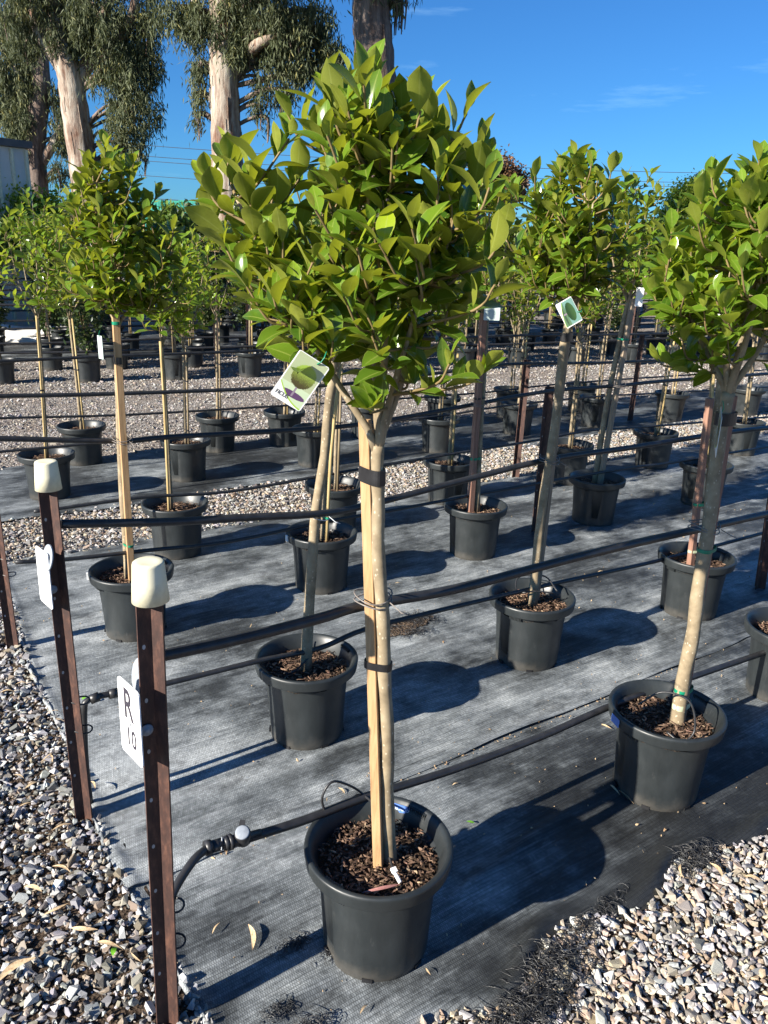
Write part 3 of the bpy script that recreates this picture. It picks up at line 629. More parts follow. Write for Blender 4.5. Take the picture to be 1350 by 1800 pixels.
def gravel(name, label, zone, pitch, size, pal, seed, npt, keep=0, layers=2, view_pad=250, tilt=.75, dens=None, sig=.33, l2=.5):
    rng = np.random.default_rng(seed)
    u0, u1, n0, n1, test = zone; T = []
    for ly in range(layers):
        uu, nn = np.meshgrid(np.arange(u0, u1, pitch), np.arange(n0, n1, pitch)); uu = uu.ravel(); nn = nn.ravel()
        uu = uu + rng.uniform(-.5, .5, len(uu))*pitch; nn = nn + rng.uniform(-.5, .5, len(nn))*pitch
        ok = test(uu, nn)
        if ly > 0: ok &= rng.random(len(uu)) < l2
        if dens is not None: ok &= rng.random(len(uu)) < dens(uu, nn)
        uu, nn = uu[ok], nn[ok]
        P = uu[:, None]*UD[None] + nn[:, None]*ND[None]; P[:, 2] = size*(.16 + .42*ly) + rng.uniform(-.2, .2, len(uu))*size
        T.append(P)
    T = np.concatenate(T); T = T[in_view(T, view_pad)]
    k = len(T); S_ = size*np.clip(rng.lognormal(-.03, sig, k), .38, 2.3)
    az = rng.uniform(0, 2*np.pi, k); tx = rng.normal(0, tilt*.5, k); ty = rng.normal(0, tilt*.5, k)
    def rx(a): z = np.zeros_like(a); o = z+1; return np.stack([o, z, z, z, np.cos(a), -np.sin(a), z, np.sin(a), np.cos(a)], -1).reshape(-1, 3, 3)
    def ry(a): z = np.zeros_like(a); o = z+1; return np.stack([np.cos(a), z, np.sin(a), z, o, z, -np.sin(a), z, np.cos(a)], -1).reshape(-1, 3, 3)
    def rz(a): z = np.zeros_like(a); o = z+1; return np.stack([np.cos(a), -np.sin(a), z, np.sin(a), np.cos(a), z, z, z, o], -1).reshape(-1, 3, 3)
    Rm = rx(tx) @ ry(ty) @ rz(az)
    C_ = pal[rng.integers(0, len(pal), k)]*rng.uniform(.72, 1.22, (k, 1))*rng.uniform(.95, 1.05, (k, 3))
    var = stone_set(seed+5, npt, 14); vi = rng.integers(0, len(var), k)
    single = np.zeros(k, bool)
    if keep:
        x, y, z = project(T); big = np.where(in_view(T, 0), S_/z, 0)
        single[np.argsort(-big)[:keep]] = True
        # stones shown one by one share a small set of meshes: shape x colour
        lib = {}
        for i in np.where(single)[0]:
            key = (int(vi[i]), int(rng.integers(0, 6)))
            if key not in lib:
                V, Fc = var[key[0]]; lib[key] = np_mesh('stone', V, Fc, M['stone'], False, cols=np.repeat(C_[i][None], len(V), 0))
            o = link('stone', lib[key], ground)
            o.matrix_local = Matrix.Translation(T[i].tolist()) @ Matrix(Rm[i].tolist()).to_4x4() @ Matrix.Scale(float(S_[i]), 4)
    Vs, Fs, Cs, off = [], [], [], 0
    for q in range(len(var)):
        s = np.where((vi == q) & ~single)[0]
        if not len(s): continue
        V, Fc = var[q]; P, Fa = instance(V, Fc, T[s], Rm[s], S_[s]); Vs.append(P); Fs.append(Fa + off); off += len(P); Cs.append(np.repeat(C_[s], len(V), 0))
    o = link(name, np_mesh(name, np.concatenate(Vs), np.concatenate(Fs), M['stone'], False, cols=np.concatenate(Cs)), ground)
    return tag(o, label, kind='stuff')

def left_u(n): return .49 + .012*np.sin(n*5.1) + .02*np.sin(n*1.7+1) + np.where(n > 3.9, (n-3.9)*.1, 0)
def front_n(u): return 1.13 + .030*np.sin(u*6.0+.4) + .022*np.sin(u*13+1.0) - .11/(1+np.exp(-(u-2.2)*14)) - .10*np.exp(-((u-1.16)/.15)**2)
SEAM, STRIP0, STRIP1, MATEND = 1.955, 4.86, 5.56, 7.02
gravel('crushed_gravel', 'grey crushed gravel with earth beside the mat edge', (-.45, .62, .95, 4.9, lambda u, n: (u < left_u(n)+.02)), .0190, .0248, PAL_L*1.12, 3, 10, keep=200, sig=.46, l2=.6, dens=lambda u, n: .72 + .28*(np.sin(u*19+n*11)+np.sin(n*17-u*7) > -.5))
PAL_G = np.array([(.20, .15, .105), (.14, .10, .07), (.28, .22, .16), (.34, .31, .27), (.10, .075, .055)])
gravel('grit', 'brown grit and fines between the crushed gravel', (-.45, .62, .95, 4.2, lambda u, n: (u < left_u(n)+.02)), .0125, .0105, PAL_G, 61, 7, layers=1, sig=.4, view_pad=60)
gravel('pale_gravel', 'pale tan and white pebbles along the frayed mat', (.75, 2.9, .30, 1.2, lambda u, n: (n < front_n(u)+.02)), .0175, .0255, PAL_R*.95, 9, 11, keep=100, sig=.36, l2=.85)
gravel('gravel_strip', 'strip of pale gravel between two weed mats', (.2, 9.5, STRIP0-.05, STRIP1+.04, lambda u, n: n > 0), .025, .029, PAL_R*.9, 21, 11, layers=2, view_pad=80)
gravel('road_gravel', 'loose grey stones on the gravel drive', (-1.5, 13.5, MATEND-.1, 13.5, lambda u, n: n > 0), .050, .036, PAL_M, 33, 9, layers=1, view_pad=40, dens=lambda u, n: .75+.25*np.sin(u*1.3+n*2.1))

bed = MB()
for (a, b, c, d) in ((-.6, .52, .9, 5.0), (.6, 3.2, .2, 1.12)):
    bed.add([un(a, c, .004), un(b, c, .004), un(b, d, .004), un(a, d, .004)], [(0, 1, 2, 3)])
bed.build('earth_bed', M['bed'], ground)
# mats: local x along the rows, local y across them
def hashnoise(x, y):
    return (math.sin(x*9.1+y*3.3) + math.sin(x*4.3-y*7.7+1.3) + math.sin(x*17.7+y*13.1+.5)*.4 + math.sin(x*2.2+y*1.1))/3.4
def make_mat(name, u0, u1, n0, n1, zf, label, du=.05, dn=.035, fine_u=None):
    us = list(np.arange(u0, u1+1e-6, du)); ns = list(np.linspace(0, 1, int((n1-.0-1.0)/dn)+3)) if False else None
    return us
def sheet_mat(name, ulo, uhi, nlo, nhi, zf, label, nu, nn_, pw=1.0):
    V = []; 
    for j in range(nn_+1):
        b = j/nn_
        for i in range(nu+1):
            a = (i/nu)**pw
            n_guess = nlo(1.5) + (nhi-nlo(1.5))*b
            ul = ulo(n_guess); u = ul + (uhi-ul)*a
            n_ = nlo(u) + (nhi-nlo(u))*b
            V.append((u, n_, zf(u, n_, a, b)))
    w_ = nu+1; Fc = [(j*w_+i, j*w_+i+1, (j+1)*w_+i+1, (j+1)*w_+i) for j in range(nn_) for i in range(nu)]
    mb = MB(); mb.add(V, Fc); o = mb.build(name, M['mat']); o.rotation_euler.z = ROW
    sd = o.modifiers.new('thickness', 'SOLIDIFY'); sd.thickness = .0016; sd.offset = -1
    return tag(o, label, 'weed mat', kind='structure')
POTS_UN = [(float(np.dot(UD[:2], t['base'])), float(np.dot(ND[:2], t['base']))) for t in L['trees'].values()]
def calm(u, n):
    d = min((u-a)**2 + (n-b)**2 for a, b in POTS_UN)
    return 1 - math.exp(-d/.055)
_wr = random.Random(12); WRK = [(_wr.uniform(.5, 5)**1.0, _wr.uniform(1.15, 4.8), _wr.uniform(-.7, .7), _wr.uniform(.12, .45), _wr.uniform(.010, .022), _wr.uniform(.004, .011)) for _ in range(70)]
def creases(u, n):
    z = 0
    for (a, b, an, ln, wd, h) in WRK:
        du, dn = u-a, n-b
        if abs(du) > .8 or abs(dn) > .8: continue
        l_ = du*math.cos(an) + dn*math.sin(an); t = -du*math.sin(an) + dn*math.cos(an); z += h*math.exp(-(l_/ln)**2 - (t/wd)**2)
    return z
def z_front(u, n, a, b):
    c = calm(u, n); z = creases(u, n)*c + .006 + .005*hashnoise(u*1.6, n*1.6)*c
    # wrinkles pulled tight between the post and the first pot, and a roll along the open edge
    wr = (n - 1.32) - .10*math.sin((u-.5)*2.6); z += .020*math.exp(-(wr/.030)**2)*math.exp(-((u-.72)/.22)**2)*c
    e = n - front_n(u); z += .028*math.exp(-((e-.045)/.035)**2)*(.65+.35*math.sin(u*11)) ; z -= .012*math.exp(-(e/.015)**2)
    l = u - left_u(n); z += .006*math.exp(-((l-.022)/.018)**2)
    return max(z, .003)
def z_mid(u, n, a, b):
    c = calm(u, n); z = creases(u, n)*c + .006 + .007*hashnoise(u*1.3+5, n*1.3)*c
    e = n - SEAM; z += .010*math.exp(-(e/.05)**2)
    l = u - left_u(n); z += .006*math.exp(-((l-.025)/.02)**2)
    return max(z, .004)
def z_back(u, n, a, b): return .008 + .006*hashnoise(u, n)*calm(u, n) + .012*math.exp(-((n-STRIP1)/.05)**2)
mat1 = sheet_mat('weed_mat', lambda n: float(left_u(n)), 9.0, lambda u: float(front_n(u)), SEAM+.06, z_front, 'frayed dusty black woven weed mat sheet under the row with the R 10 post', 260, 60, 1.6)
mat2 = sheet_mat('weed_mat', lambda n: float(left_u(n)), 11.0, lambda u: SEAM + .006*math.sin(u*7), STRIP0, z_mid, 'wide dusty black woven weed mat sheet overlapping the frayed one', 260, 110, 1.6)
mat3 = sheet_mat('weed_mat', lambda n: .25, 13.0, lambda u: STRIP1 + .03*math.sin(u*3.1), MATEND, z_back, 'black weed mat sheet between the gravel strip and the drive', 160, 40, 1.2)
mat4 = sheet_mat('weed_mat', lambda n: 1.5, 15.0, lambda u: 13.3 + .02*math.sin(u*3), 19.0, lambda u, n, a, b: .012, 'far black weed mat beyond the gravel drive', 20, 10)
mat1['dust'] = -.09; mat2['dust'] = -.03; mat3['dust'] = -.12; mat4['dust'] = -.15
# hem folded over at the mat's end
for k, (na, nb, rad) in enumerate([(1.3, 1.93, .0065), (2.1, 3.85, .006)]):
    mb = MB(); pts = [un(float(left_u(q))+.004+.004*math.sin(q*23), q, .008 + .004*math.sin(q*17)) for q in np.linspace(na, nb, 40)]
    mb.tube(pts, [rad*(1+.45*math.sin(i*.9)+.3*math.sin(i*2.3)) for i in range(40)], 7); o = mb.build('rolled_hem', M['mat'], mat1 if k == 0 else mat2); o['dust'] = .0
    o.matrix_parent_inverse = Matrix.Rotation(-ROW, 4, 'Z')
# torn threads
def fibres(name, parent, spots, seed, label):
    r = random.Random(seed); mb = MB()
    for (u, n, su, sn, count, ln, z0) in spots:
        for _ in range(count):
            p = un(r.gauss(u, su), r.gauss(n, sn), z0 + r.uniform(0, .012)); a = r.uniform(0, 6.28); l_ = ln*r.uniform(.4, 1.5); bend = r.uniform(-1.5, 1.5); up = r.uniform(.1, .8)
            P = []
            for i in range(5):
                t = i/4; aa = a + bend*t; P.append(Vector((p.x + math.cos(aa)*l_*t, p.y + math.sin(aa)*l_*t, max(.006, p.z + up*l_*t*(1-t)*1.6))))
            mb.tube(P, [.0012, .0011, .001, .0008, .0005], 3, False)
    o = mb.build(name, M['fibre'], parent); o.matrix_parent_inverse = Matrix.Rotation(-ROW, 4, 'Z')
    return tag(o, label, kind='stuff')
fibres('torn_thread', mat1, [(1.08, 1.00, .06, .03, 360, .05, .012), (1.24, 1.03, .06, .03, 380, .055, .015), (1.36, 1.09, .05, .02, 220, .05, .018), (1.52, 1.13, .03, .012, 80, .03, .015), (2.03, 1.12, .05, .02, 330, .04, .015),
                             (.70, 1.28, .03, .012, 90, .03, .012), (.66, 1.36, .025, .012, 60, .025, .014), (.80, 1.52, .03, .008, 120, .022, .006), (.88, 1.44, .025, .01, 60, .02, .006), (1.62, 1.15, .04, .012, 70, .03, .012)], 5, 'frayed black threads along the torn mat edge')
fibres('torn_thread', mat2, [(2.08, 3.00, .05, .025, 130, .05, .012), (2.28, 2.98, .05, .03, 130, .06, .012), (2.18, 2.86, .05, .015, 90, .045, .012)], 6, 'frayed black threads round the torn hole')
# hole worn through the mat, earth showing
mb = MB(); V = [un(2.17, 2.99, .0195)]; kk = 26
for i in range(kk):
    q = 2*math.pi*i/kk; rr = .115*(1 + .25*math.sin(3*q+1) + .15*math.sin(7*q)); V.append(un(2.17+1.35*rr*math.cos(q), 2.95+.62*rr*math.sin(q), .0135))
mb.add(V, [(0, 1+i, 1+(i+1) % kk) for i in range(kk)]); o = mb.build('earth_patch', M['earth'], mat2); o.matrix_parent_inverse = Matrix.Rotation(-ROW, 4, 'Z')

# ------------------------------------------------------------------ leaves
def leaf_template(rng, W=.44, curl=.25, fold=.28, wav=.03, petiole=.16, st=7):
    ts = np.linspace(0, 1, st+1); V = []; rib = []
    V += [(-.014, -petiole, .03), (.014, -petiole, .03)]; rib += [1, 1]
    for i, t in enumerate(ts):
        wd = .5*W*(math.sin(math.pi*t**1.12)**.80 if 0 < t < 1 else (.035 if t == 0 else .012))*(1 - .25*max(0, t-.8)/.2)
        zz = -curl*t*t; sx = wav*math.sin(5*t + rng.uniform(0, 3))
        V += [(-wd, t, zz + wd*fold*1.2 + wav*math.sin(9*t+1)), (0, t, zz), (wd, t, zz + wd*fold*1.2 + sx)]; rib += [0, 1, 0]
    Fc = [(0, 1, 4, 2), ]
    for i in range(st):
        b = 2 + 3*i; Fc += [(b, b+1, b+4, b+3), (b+1, b+2, b+5, b+4)]
    V = np.array(V); Fc = np.array(Fc); 
    return V, Fc, np.array(rib, float)
rl = np.random.default_rng(4)
LEAVES = [leaf_template(rl, W=rl.uniform(.42, .58), curl=rl.uniform(-.08, .42), fold=rl.uniform(.12, .42), wav=rl.uniform(0, .03)) for _ in range(14)]
LEAF_LIB = {}
def leaf_mesh(key, mat):
    k = (key, mat)
    if k not in LEAF_LIB:
        v, tone = key; V, Fc, rib = LEAVES[v]
        LEAF_LIB[k] = np_mesh('leaf', V, Fc, M[mat], True, {'tone': np.full(len(V), tone), 'rib': rib})
    return LEAF_LIB[k]
TONES = [.05, .25, .45, .6, .8, 1.0]
def frame(d, nrm):
    d = d.normalized(); x = d.cross(nrm); x = x.normalized() if x.length > 1e-5 else d.orthogonal().normalized(); z = x.cross(d)
    return Matrix(((x.x, d.x, z.x), (x.y, d.y, z.y), (x.z, d.z, z.z)))

def crown_shoots(r, fork, crowns, n_shoots, n_limbs, tips=(), low=.10):
    """limb polylines and leafy shoots filling the crown ellipsoids"""
    vol = [c[1]*c[1]*c[2] for c in crowns]; limbs = []
    C0 = Vector(crowns[0][0])
    for k in range(n_limbs):
        az = 2*math.pi*(k + r.uniform(-.25, .25))/n_limbs; cr = crowns[k % len(crowns)]; c = Vector(cr[0])
        tgt = c + Vector((math.cos(az)*cr[1]*.55, math.sin(az)*cr[1]*.55, cr[2]*r.uniform(.0, .6)))
        mid = fork.lerp(tgt, .42) + Vector((math.cos(az), math.sin(az), 0))*cr[1]*.12
        limbs.append(bez([fork, mid, tgt], 6))
    tgt = C0 + Vector((r.uniform(-.03, .03), r.uniform(-.03, .03), crowns[0][2]*.75)); limbs.append(bez([fork, fork.lerp(tgt, .5) + Vector((.02, -.02, 0)), tgt], 6))
    nodes = [(p, li, i/len(l_)) for li, l_ in enumerate(limbs) for i, p in enumerate(l_) if i > 2]
    shoots = []
    for _ in range(n_shoots):
        ci = r.choices(range(len(crowns)), vol)[0]; c, rx, rz = crowns[ci]; c = Vector(c)
        d = Vector((r.gauss(0, 1), r.gauss(0, 1), r.gauss(.12, 1))).normalized(); rad = r.uniform(.22, 1)**.5
        tip = c + Vector((d.x*rx*rad, d.y*rx*rad, d.z*rz*rad))
        if tip.z < fork.z + low: tip.z = fork.z + low + r.uniform(.0, .14)
        best = min(nodes, key=lambda q: (q[0]-tip).length + max(0, q[0].z - tip.z + .07)*2.5)
        a = best[0]; out = (tip - c); out.z = 0
        mid = a.lerp(tip, .55) + out*.12 + Vector((0, 0, -.035))
        P = bez([a, mid, tip], 5); shoots.append(P)
    for tip in tips:          # shoots that stand out of the crown's outline
        tip = Vector(tip); best = min(nodes, key=lambda q: (q[0]-tip).length + max(0, q[0].z - tip.z + .07)*2.5)
        a = best[0]; up = .5*max(.0, tip.z - a.z); mid = a.lerp(tip, .6) + Vector((0, 0, -.25*up)) + (Vector((tip.x-a.x, tip.y-a.y, 0))*.18)
        shoots.append(bez([a, mid, tip], 5))
    return limbs, shoots
def place_leaves(r, shoots, leaf_len, per, n_tip=0):
    out = []
    for si, P in enumerate(shoots):
        spread = .72 if si >= len(shoots) - n_tip else 1.0
        seg = [0]
        for i in range(1, len(P)): seg.append(seg[-1] + (P[i]-P[i-1]).length)
        tot = seg[-1]; use = min(tot*.85, leaf_len*2.6); k = max(4, int(per*r.uniform(.8, 1.25))); ph = r.uniform(0, 6.28)
        axis_up = Vector((0, 0, 1))
        for j in range(k):
            t = j/(k-1); s = tot - use*(1-t)**1.15
            i = 1
            while i < len(seg)-1 and seg[i] < s: i += 1
            f = (s - seg[i-1])/max(1e-6, seg[i]-seg[i-1]); p = P[i-1].lerp(P[i], f)
            ax = ((P[i]-P[i-1]).normalized()*.6 + axis_up*.62).normalized()
            ph += 2.4 + r.uniform(-.3, .3); e1 = ax.orthogonal().normalized(); e2 = ax.cross(e1); rad = e1*math.cos(ph) + e2*math.sin(ph)
            be = R((64 - 44*t**1.2)*spread + r.gauss(0, 9)); d = ax*math.cos(be) + rad*math.sin(be)
            nr = ax*math.sin(be) - rad*math.cos(be) + Vector((r.gauss(0, .22), r.gauss(0, .22), r.gauss(.1, .2)))
            ln = leaf_len*r.choice((r.uniform(.55, .8), r.uniform(.8, 1.1), r.uniform(.85, 1.18)))*(1 - .28*max(0, t-.75)/.25)
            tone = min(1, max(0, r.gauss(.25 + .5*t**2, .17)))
            fr = frame(d, nr); out.append((p + d*ln*.15, fr, ln, tone))
    return out

# ------------------------------------------------------------------ pots
POT_H, POT_R = .329, .200
def pot_mod(q, i):
    m_ = 1.0
    if i < 8:
        for c in (R(200), R(20)):
            d = (q - c + math.pi) % (2*math.pi) - math.pi
            m_ -= .055/(1 + math.exp((abs(d) - .21)*60))
    return m_
prof = [(.141, 0), (.144, .004), (.146, .02), (.147, .05), (.151, .12), (.155, .19), (.160, .25), (.163, .276), (.168, .284),
        (.169, .2845), (.192, .285), (.1945, .2862), (.1952, .289), (.1990, .317), (.1993, .3215), (.1980, .3265), (.1945, .329), (.187, .3288), (.1835, .3255), (.175, .315), (.158, .26), (.140, .06), (.05, .05)]
mb = MB(); mb.lathe(prof, 64, pot_mod); mb.lathe([(.141, 0.0), (.0, .0)], 64, pot_mod)
POT_ME = mb.mesh('pot', M['pot'])
mb = MB(); mb.box((.1445, 0, .007), (.006, .028, .0135)); SLOT_ME = mb.mesh('drain_slot', M['tape'])
def grip_mesh():
    mb = MB(); n = 37; V = []
    for j in range(n):          # ribbed inner face of the hand grip
        q = -.17 + .34*j/(n-1); rr = .176 - (.004 if j % 4 < 2 else 0)
        V += [(rr*math.cos(q), rr*math.sin(q), .262), (rr*math.cos(q), rr*math.sin(q), .321), (.181*math.cos(q), .181*math.sin(q), .323)]
    mb.add(V, [(3*j+k, 3*j+k+1, 3*j+k+4, 3*j+k+3) for j in range(n-1) for k in (0, 1)], False); return mb.mesh('grip', M['pot'])
GRIP_ME = grip_mesh()
def soil_mesh():
    mb = MB(); V = []; nr, na = 7, 28; r = random.Random(3)
    for i in range(nr+1):
        for j in range(na):
            q = 2*math.pi*j/na; rr = .164*i/nr; V.append((rr*math.cos(q), rr*math.sin(q), .268 + .010*math.cos(i/nr*1.5) + r.uniform(-.005, .005)))
    mb.add(V, [(i*na+j, i*na+(j+1) % na, (i+1)*na+(j+1) % na, (i+1)*na+j) for i in range(nr) for j in range(na)]); return mb.mesh('soil', M['soil'])
SOIL_ME = soil_mesh()
def mulch_mesh(seed, k=800):
    rng = np.random.default_rng(seed); V, Fc = hull_stone(rng, 10, (.45, .22))
    q = rng.uniform(0, 2*np.pi, k); rr = .156*np.sqrt(rng.random(k)); T = np.stack([rr*np.cos(q), rr*np.sin(q), .276 + rng.uniform(-.003, .012, k) + .006*np.cos(rr*9)], -1)
    Sc = np.stack([rng.uniform(.010, .042, k), rng.uniform(.010, .024, k), rng.uniform(.012, .026, k)], -1)
    pal = np.array([(.055, .033, .022), (.10, .062, .042), (.15, .095, .065), (.22, .15, .10), (.035, .024, .018), (.30, .22, .14), (.13, .075, .055)])*1.35
    C_ = pal[rng.choice(len(pal), k, p=[.24, .25, .18, .10, .14, .04, .05])]
    az = rng.uniform(0, 6.28, k); e = rng.normal(0, .35, (2, k)); c, s = np.cos(az), np.sin(az); z = np.zeros(k); o = z+1
    Rz = np.stack([c, -s, z, s, c, z, z, z, o], -1).reshape(-1, 3, 3); c, s = np.cos(e[0]), np.sin(e[0]); Rx = np.stack([o, z, z, z, c, -s, z, s, c], -1).reshape(-1, 3, 3)
    P, Fa = instance(V, Fc, T, Rz @ Rx, Sc); return np_mesh('bark_mulch', P, Fa, M['chip'], False, cols=np.repeat(C_, len(V), 0))
MULCH = [mulch_mesh(5), mulch_mesh(6)]
def ring_band(path_c, ax, rx, ry, h, m, name, parent, origin, rot=0):
    """flat tie band round trunk and stake"""
    mb = MB(); n = 24; V = []
    for rad, zz in ((1.0, -h/2), (1.01, 0), (1.0, h/2), (.95, h/2), (.95, -h/2)):
        for j in range(n):
            q = 2*math.pi*j/n; x = rx*rad*math.copysign(abs(math.cos(q))**.7, math.cos(q)); y = ry*rad*math.copysign(abs(math.sin(q))**.7, math.sin(q))
            V.append((path_c[0] + x*math.cos(rot) - y*math.sin(rot), path_c[1] + x*math.sin(rot) + y*math.cos(rot), path_c[2] + zz))
    mb.add(V, [(i*n+j, i*n+(j+1) % n, ((i+1) % 5)*n+(j+1) % n, ((i+1) % 5)*n+j) for i in range(5) for j in range(n)], False); return mb.build(name, m, parent, origin)

def at_height(path, z):
    for a, b in zip(path, path[1:]):
        if a[2] <= z <= b[2]:
            t = (z-a[2])/(b[2]-a[2]); return Vector(a).lerp(Vector(b), t)
    return Vector(path[-1])

def potted_tree(k, label, stake_kind, n_shoots, leaf_len, per, trunk_r, seed, mat='leaf', max_leaf=300, group=None, pot_rot=0, mulch=True, limbs=4, detail=False, ties=(), sdy=0.0):
    t = L['trees'][k]; bx, by = t['base']; r = random.Random(seed); org = (bx, by, 0)
    root = empty('potted_ficus_tree', org, label, 'potted tree', group)
    p = link('pot', POT_ME, root); p.rotation_euler.z = R(pot_rot); p.location.z = .004
    
    if detail:
        for q in range(6): link('drain_slot', SLOT_ME, p).rotation_euler.z = q*math.pi/3 + .25
        for q in (R(44), R(224)): link('grip', GRIP_ME, p).rotation_euler.z = q
    s = link('soil', SOIL_ME, root); s.rotation_euler.z = r.uniform(0, 6)
    if mulch:
        m_ = link('bark_mulch', MULCH[seed % 2], root); m_.rotation_euler.z = r.uniform(0, 6); tag(m_, kind='stuff')
    # trunk with limbs
    tp = [Vector(q) for q in t['trunk']]; tp[0].z = min(tp[0].z, .27); tp[0] = Vector((tp[0].x, tp[0].y, .25))
    path = bez(tp, 5); nn = len(path); fork = path[-1]
    rad = [trunk_r*(1.12 - .28*i/nn + .05*math.sin(i*1.7+seed) + (.22*math.exp(-i*.6))) for i in range(nn)]
    for j in range(1, nn-1): path[j] = path[j] + Vector((math.sin(j*.7+seed)*trunk_r*.10, math.cos(j*.9+seed)*trunk_r*.1, 0))
    mb = MB(); mb.tube(path, rad, 12); mb.build('trunk', M['bark'], root, org)
    lim, shoots = crown_shoots(r, fork, t['crown'], n_shoots, limbs, t.get('tips', ()), .20 if k == 'A' else .12)
    for l_ in lim:
        l2 = [fork - Vector((0, 0, trunk_r*1.6))] + l_[1:]
        mb = MB(); mb.tube(l2, [trunk_r*(.56 - .40*i/len(l2)) for i in range(len(l2))], 8); mb.build('branch', M['bark'], root, org)
    mb = MB()
    for P in shoots: mb.tube(P, [min(trunk_r*.16, .0026)*(1 - .5*i/len(P)) + .0010 for i in range(len(P))], 5, False)
    mb.build('twig', M['twig'], root, org)
    # stake
    if stake_kind:
        sp = [Vector(q) + Vector((0, sdy, 0)) for q in t['stake']]; mm, wd = stake_kind
        if sp[0].z < .4: sp[0] = Vector((sp[0].x, sp[0].y, .22))
        mb = MB()
        if mm in ('bamboo', 'cane'):
            mb.tube(bez(sp, 4) if len(sp) > 2 else [sp[0], sp[0].lerp(sp[-1], .5), sp[-1]], wd*.5, 8)
            mb.build('stake', M[mm], root, org)
        else:
            a, b = sp[0], sp[-1]; d = (b-a); rot = d.to_track_quat('Z', 'Y').to_matrix() @ Matrix.Rotation(R(28), 3, 'Z')
            mb.box((a+b)/2, (wd, wd, d.length), rot); o = mb.build('stake', M[mm], root, org)
            bv = o.modifiers.new('edge', 'BEVEL'); bv.width = .0015; bv.segments = 1
    for (z, kind, h) in ties:
        c = at_height(path, z)
        if stake_kind:
            s_ = at_height([(q[0], q[1]+sdy, q[2]) for q in ([t['stake'][0][:2] + (.2,)] + t['stake'][1:])], z); cc = (c + s_)/2; dd = c - s_; rot = math.atan2(dd.y, dd.x)
            ring_band(cc, None, dd.length/2 + trunk_r + stake_kind[1]*.10, max(trunk_r, stake_kind[1]*.55)*1.10, h, M[kind], 'tie', root, org, rot)
        else: ring_band(c, None, trunk_r*1.1, trunk_r*1.1, h, M[kind], 'tie', root, org)
    # leaves
    lv = place_leaves(r, shoots, leaf_len, per, len(t.get('tips', ())))
    ctr = np.array([q[0][:] for q in lv]); x, y, z = project(ctr); vis = in_view(ctr, 30)
    # leaves on the camera side of the crown show; those inside and behind do not
    cc = np.array(t['crown'][0][0]); depth = z - (cc - CAMP) @ np.array(F_)
    score = np.where(vis, np.array([q[2] for q in lv])/z - depth*.08 + .03*np.abs(ctr[:, 2]-cc[2]), -9)
    order = np.argsort(-score); single = set(order[:max_leaf].tolist()) if max_leaf else set()
    Vs, Fs, To, Ri, off = [], [], [], [], 0
    for i, (q, fr, ln, tone) in enumerate(lv):
        vi = r.randrange(len(LEAVES))
        if i in single:
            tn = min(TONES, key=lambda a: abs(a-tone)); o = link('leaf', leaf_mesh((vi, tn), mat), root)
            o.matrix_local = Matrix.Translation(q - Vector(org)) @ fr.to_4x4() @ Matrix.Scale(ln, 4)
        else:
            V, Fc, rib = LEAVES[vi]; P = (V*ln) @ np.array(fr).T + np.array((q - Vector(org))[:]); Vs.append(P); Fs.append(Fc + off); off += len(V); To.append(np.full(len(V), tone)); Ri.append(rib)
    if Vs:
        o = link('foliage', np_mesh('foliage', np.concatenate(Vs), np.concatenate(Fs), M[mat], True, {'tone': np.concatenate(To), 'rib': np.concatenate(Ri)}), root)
        tag(o, kind='stuff')
    return root

potted_tree('A', 'tallest ficus standard with pale square timber stake and picture tag, beside the R 10 post', ('stake', .0245), 112, .083, 9, .0170, 1, ties=[(1.345, 'tape', .036), (.865, 'tape', .020)], pot_rot=8, detail=True)
potted_tree('B', 'ficus standard with thick leaning trunk and lime leaves, second along the R 10 row', ('stake_red', .026), 112, .085, 9, .0225, 2, 'leaf_lime', ties=[(.405, 'green_tie', .014), (.345, 'pale_clip', .020), (1.365, 'tape', .04), (.93, 'green_tie', .012)], pot_rot=-14, detail=True, sdy=.05)
potted_tree('C', 'ficus standard third along the R 10 row', ('stake_red', .028), 75, .085, 8, .018, 3, 'leaf_lime', pot_rot=30, max_leaf=200)
potted_tree('D', 'ficus standard with dark leaning trunk, first pot beside the second capped post', None, 75, .084, 8, .0185, 4, pot_rot=-10, max_leaf=250, ties=[(.92, 'tape', .012)], detail=True, sdy=.055)
potted_tree('E', 'ficus standard with bent pale trunk and a dark topiary tag under its crown', ('stake_grey', .019), 100, .084, 8, .0185, 5, pot_rot=12, ties=[(1.52, 'tape', .035)], detail=True, sdy=.06)
potted_tree('F', 'ficus standard on reddish stake directly behind the lime leaved thick trunk', ('stake_red', .030), 75, .085, 8, .018, 6, pot_rot=-20, ties=[(.36, 'pale_clip', .014), (.62, 'green_tie', .014)], max_leaf=200, detail=True)
potted_tree('G', 'ficus standard with pointed crown and straight pale stake, behind the capped posts', ('stake', .030), 140, .082, 8, .016, 7, ties=[(.46, 'green_tie', .010), (1.33, 'tape', .03), (1.50, 'green_tie', .014)], pot_rot=180, detail=True)
potted_tree('H', 'ficus standard with white clip on its pot rim, behind the dark leaning trunk', ('bamboo', .02), 60, .082, 8, .014, 8, max_leaf=150, ties=[(.42, 'green_tie', .012)], pot_rot=40, detail=True)
potted_tree('I', 'ficus standard on straight brown stake with pale tag, third in its row', ('stake_red', .034), 75, .085, 8, .018, 9, max_leaf=220, ties=[(.63, 'green_tie', .016), (1.0, 'tape', .012)])
potted_tree('J', 'ficus standard on two leaning poles beside the rusty post', ('stake_grey', .030), 78, .085, 8, .018, 10, max_leaf=240, ties=[(1.3, 'green_tie', .012)], pot_rot=60)
potted_tree('K', 'ficus standard at the far end of the pot row with the rusty post', ('bamboo', .024), 55, .085, 8, .016, 12, max_leaf=120, pot_rot=15)
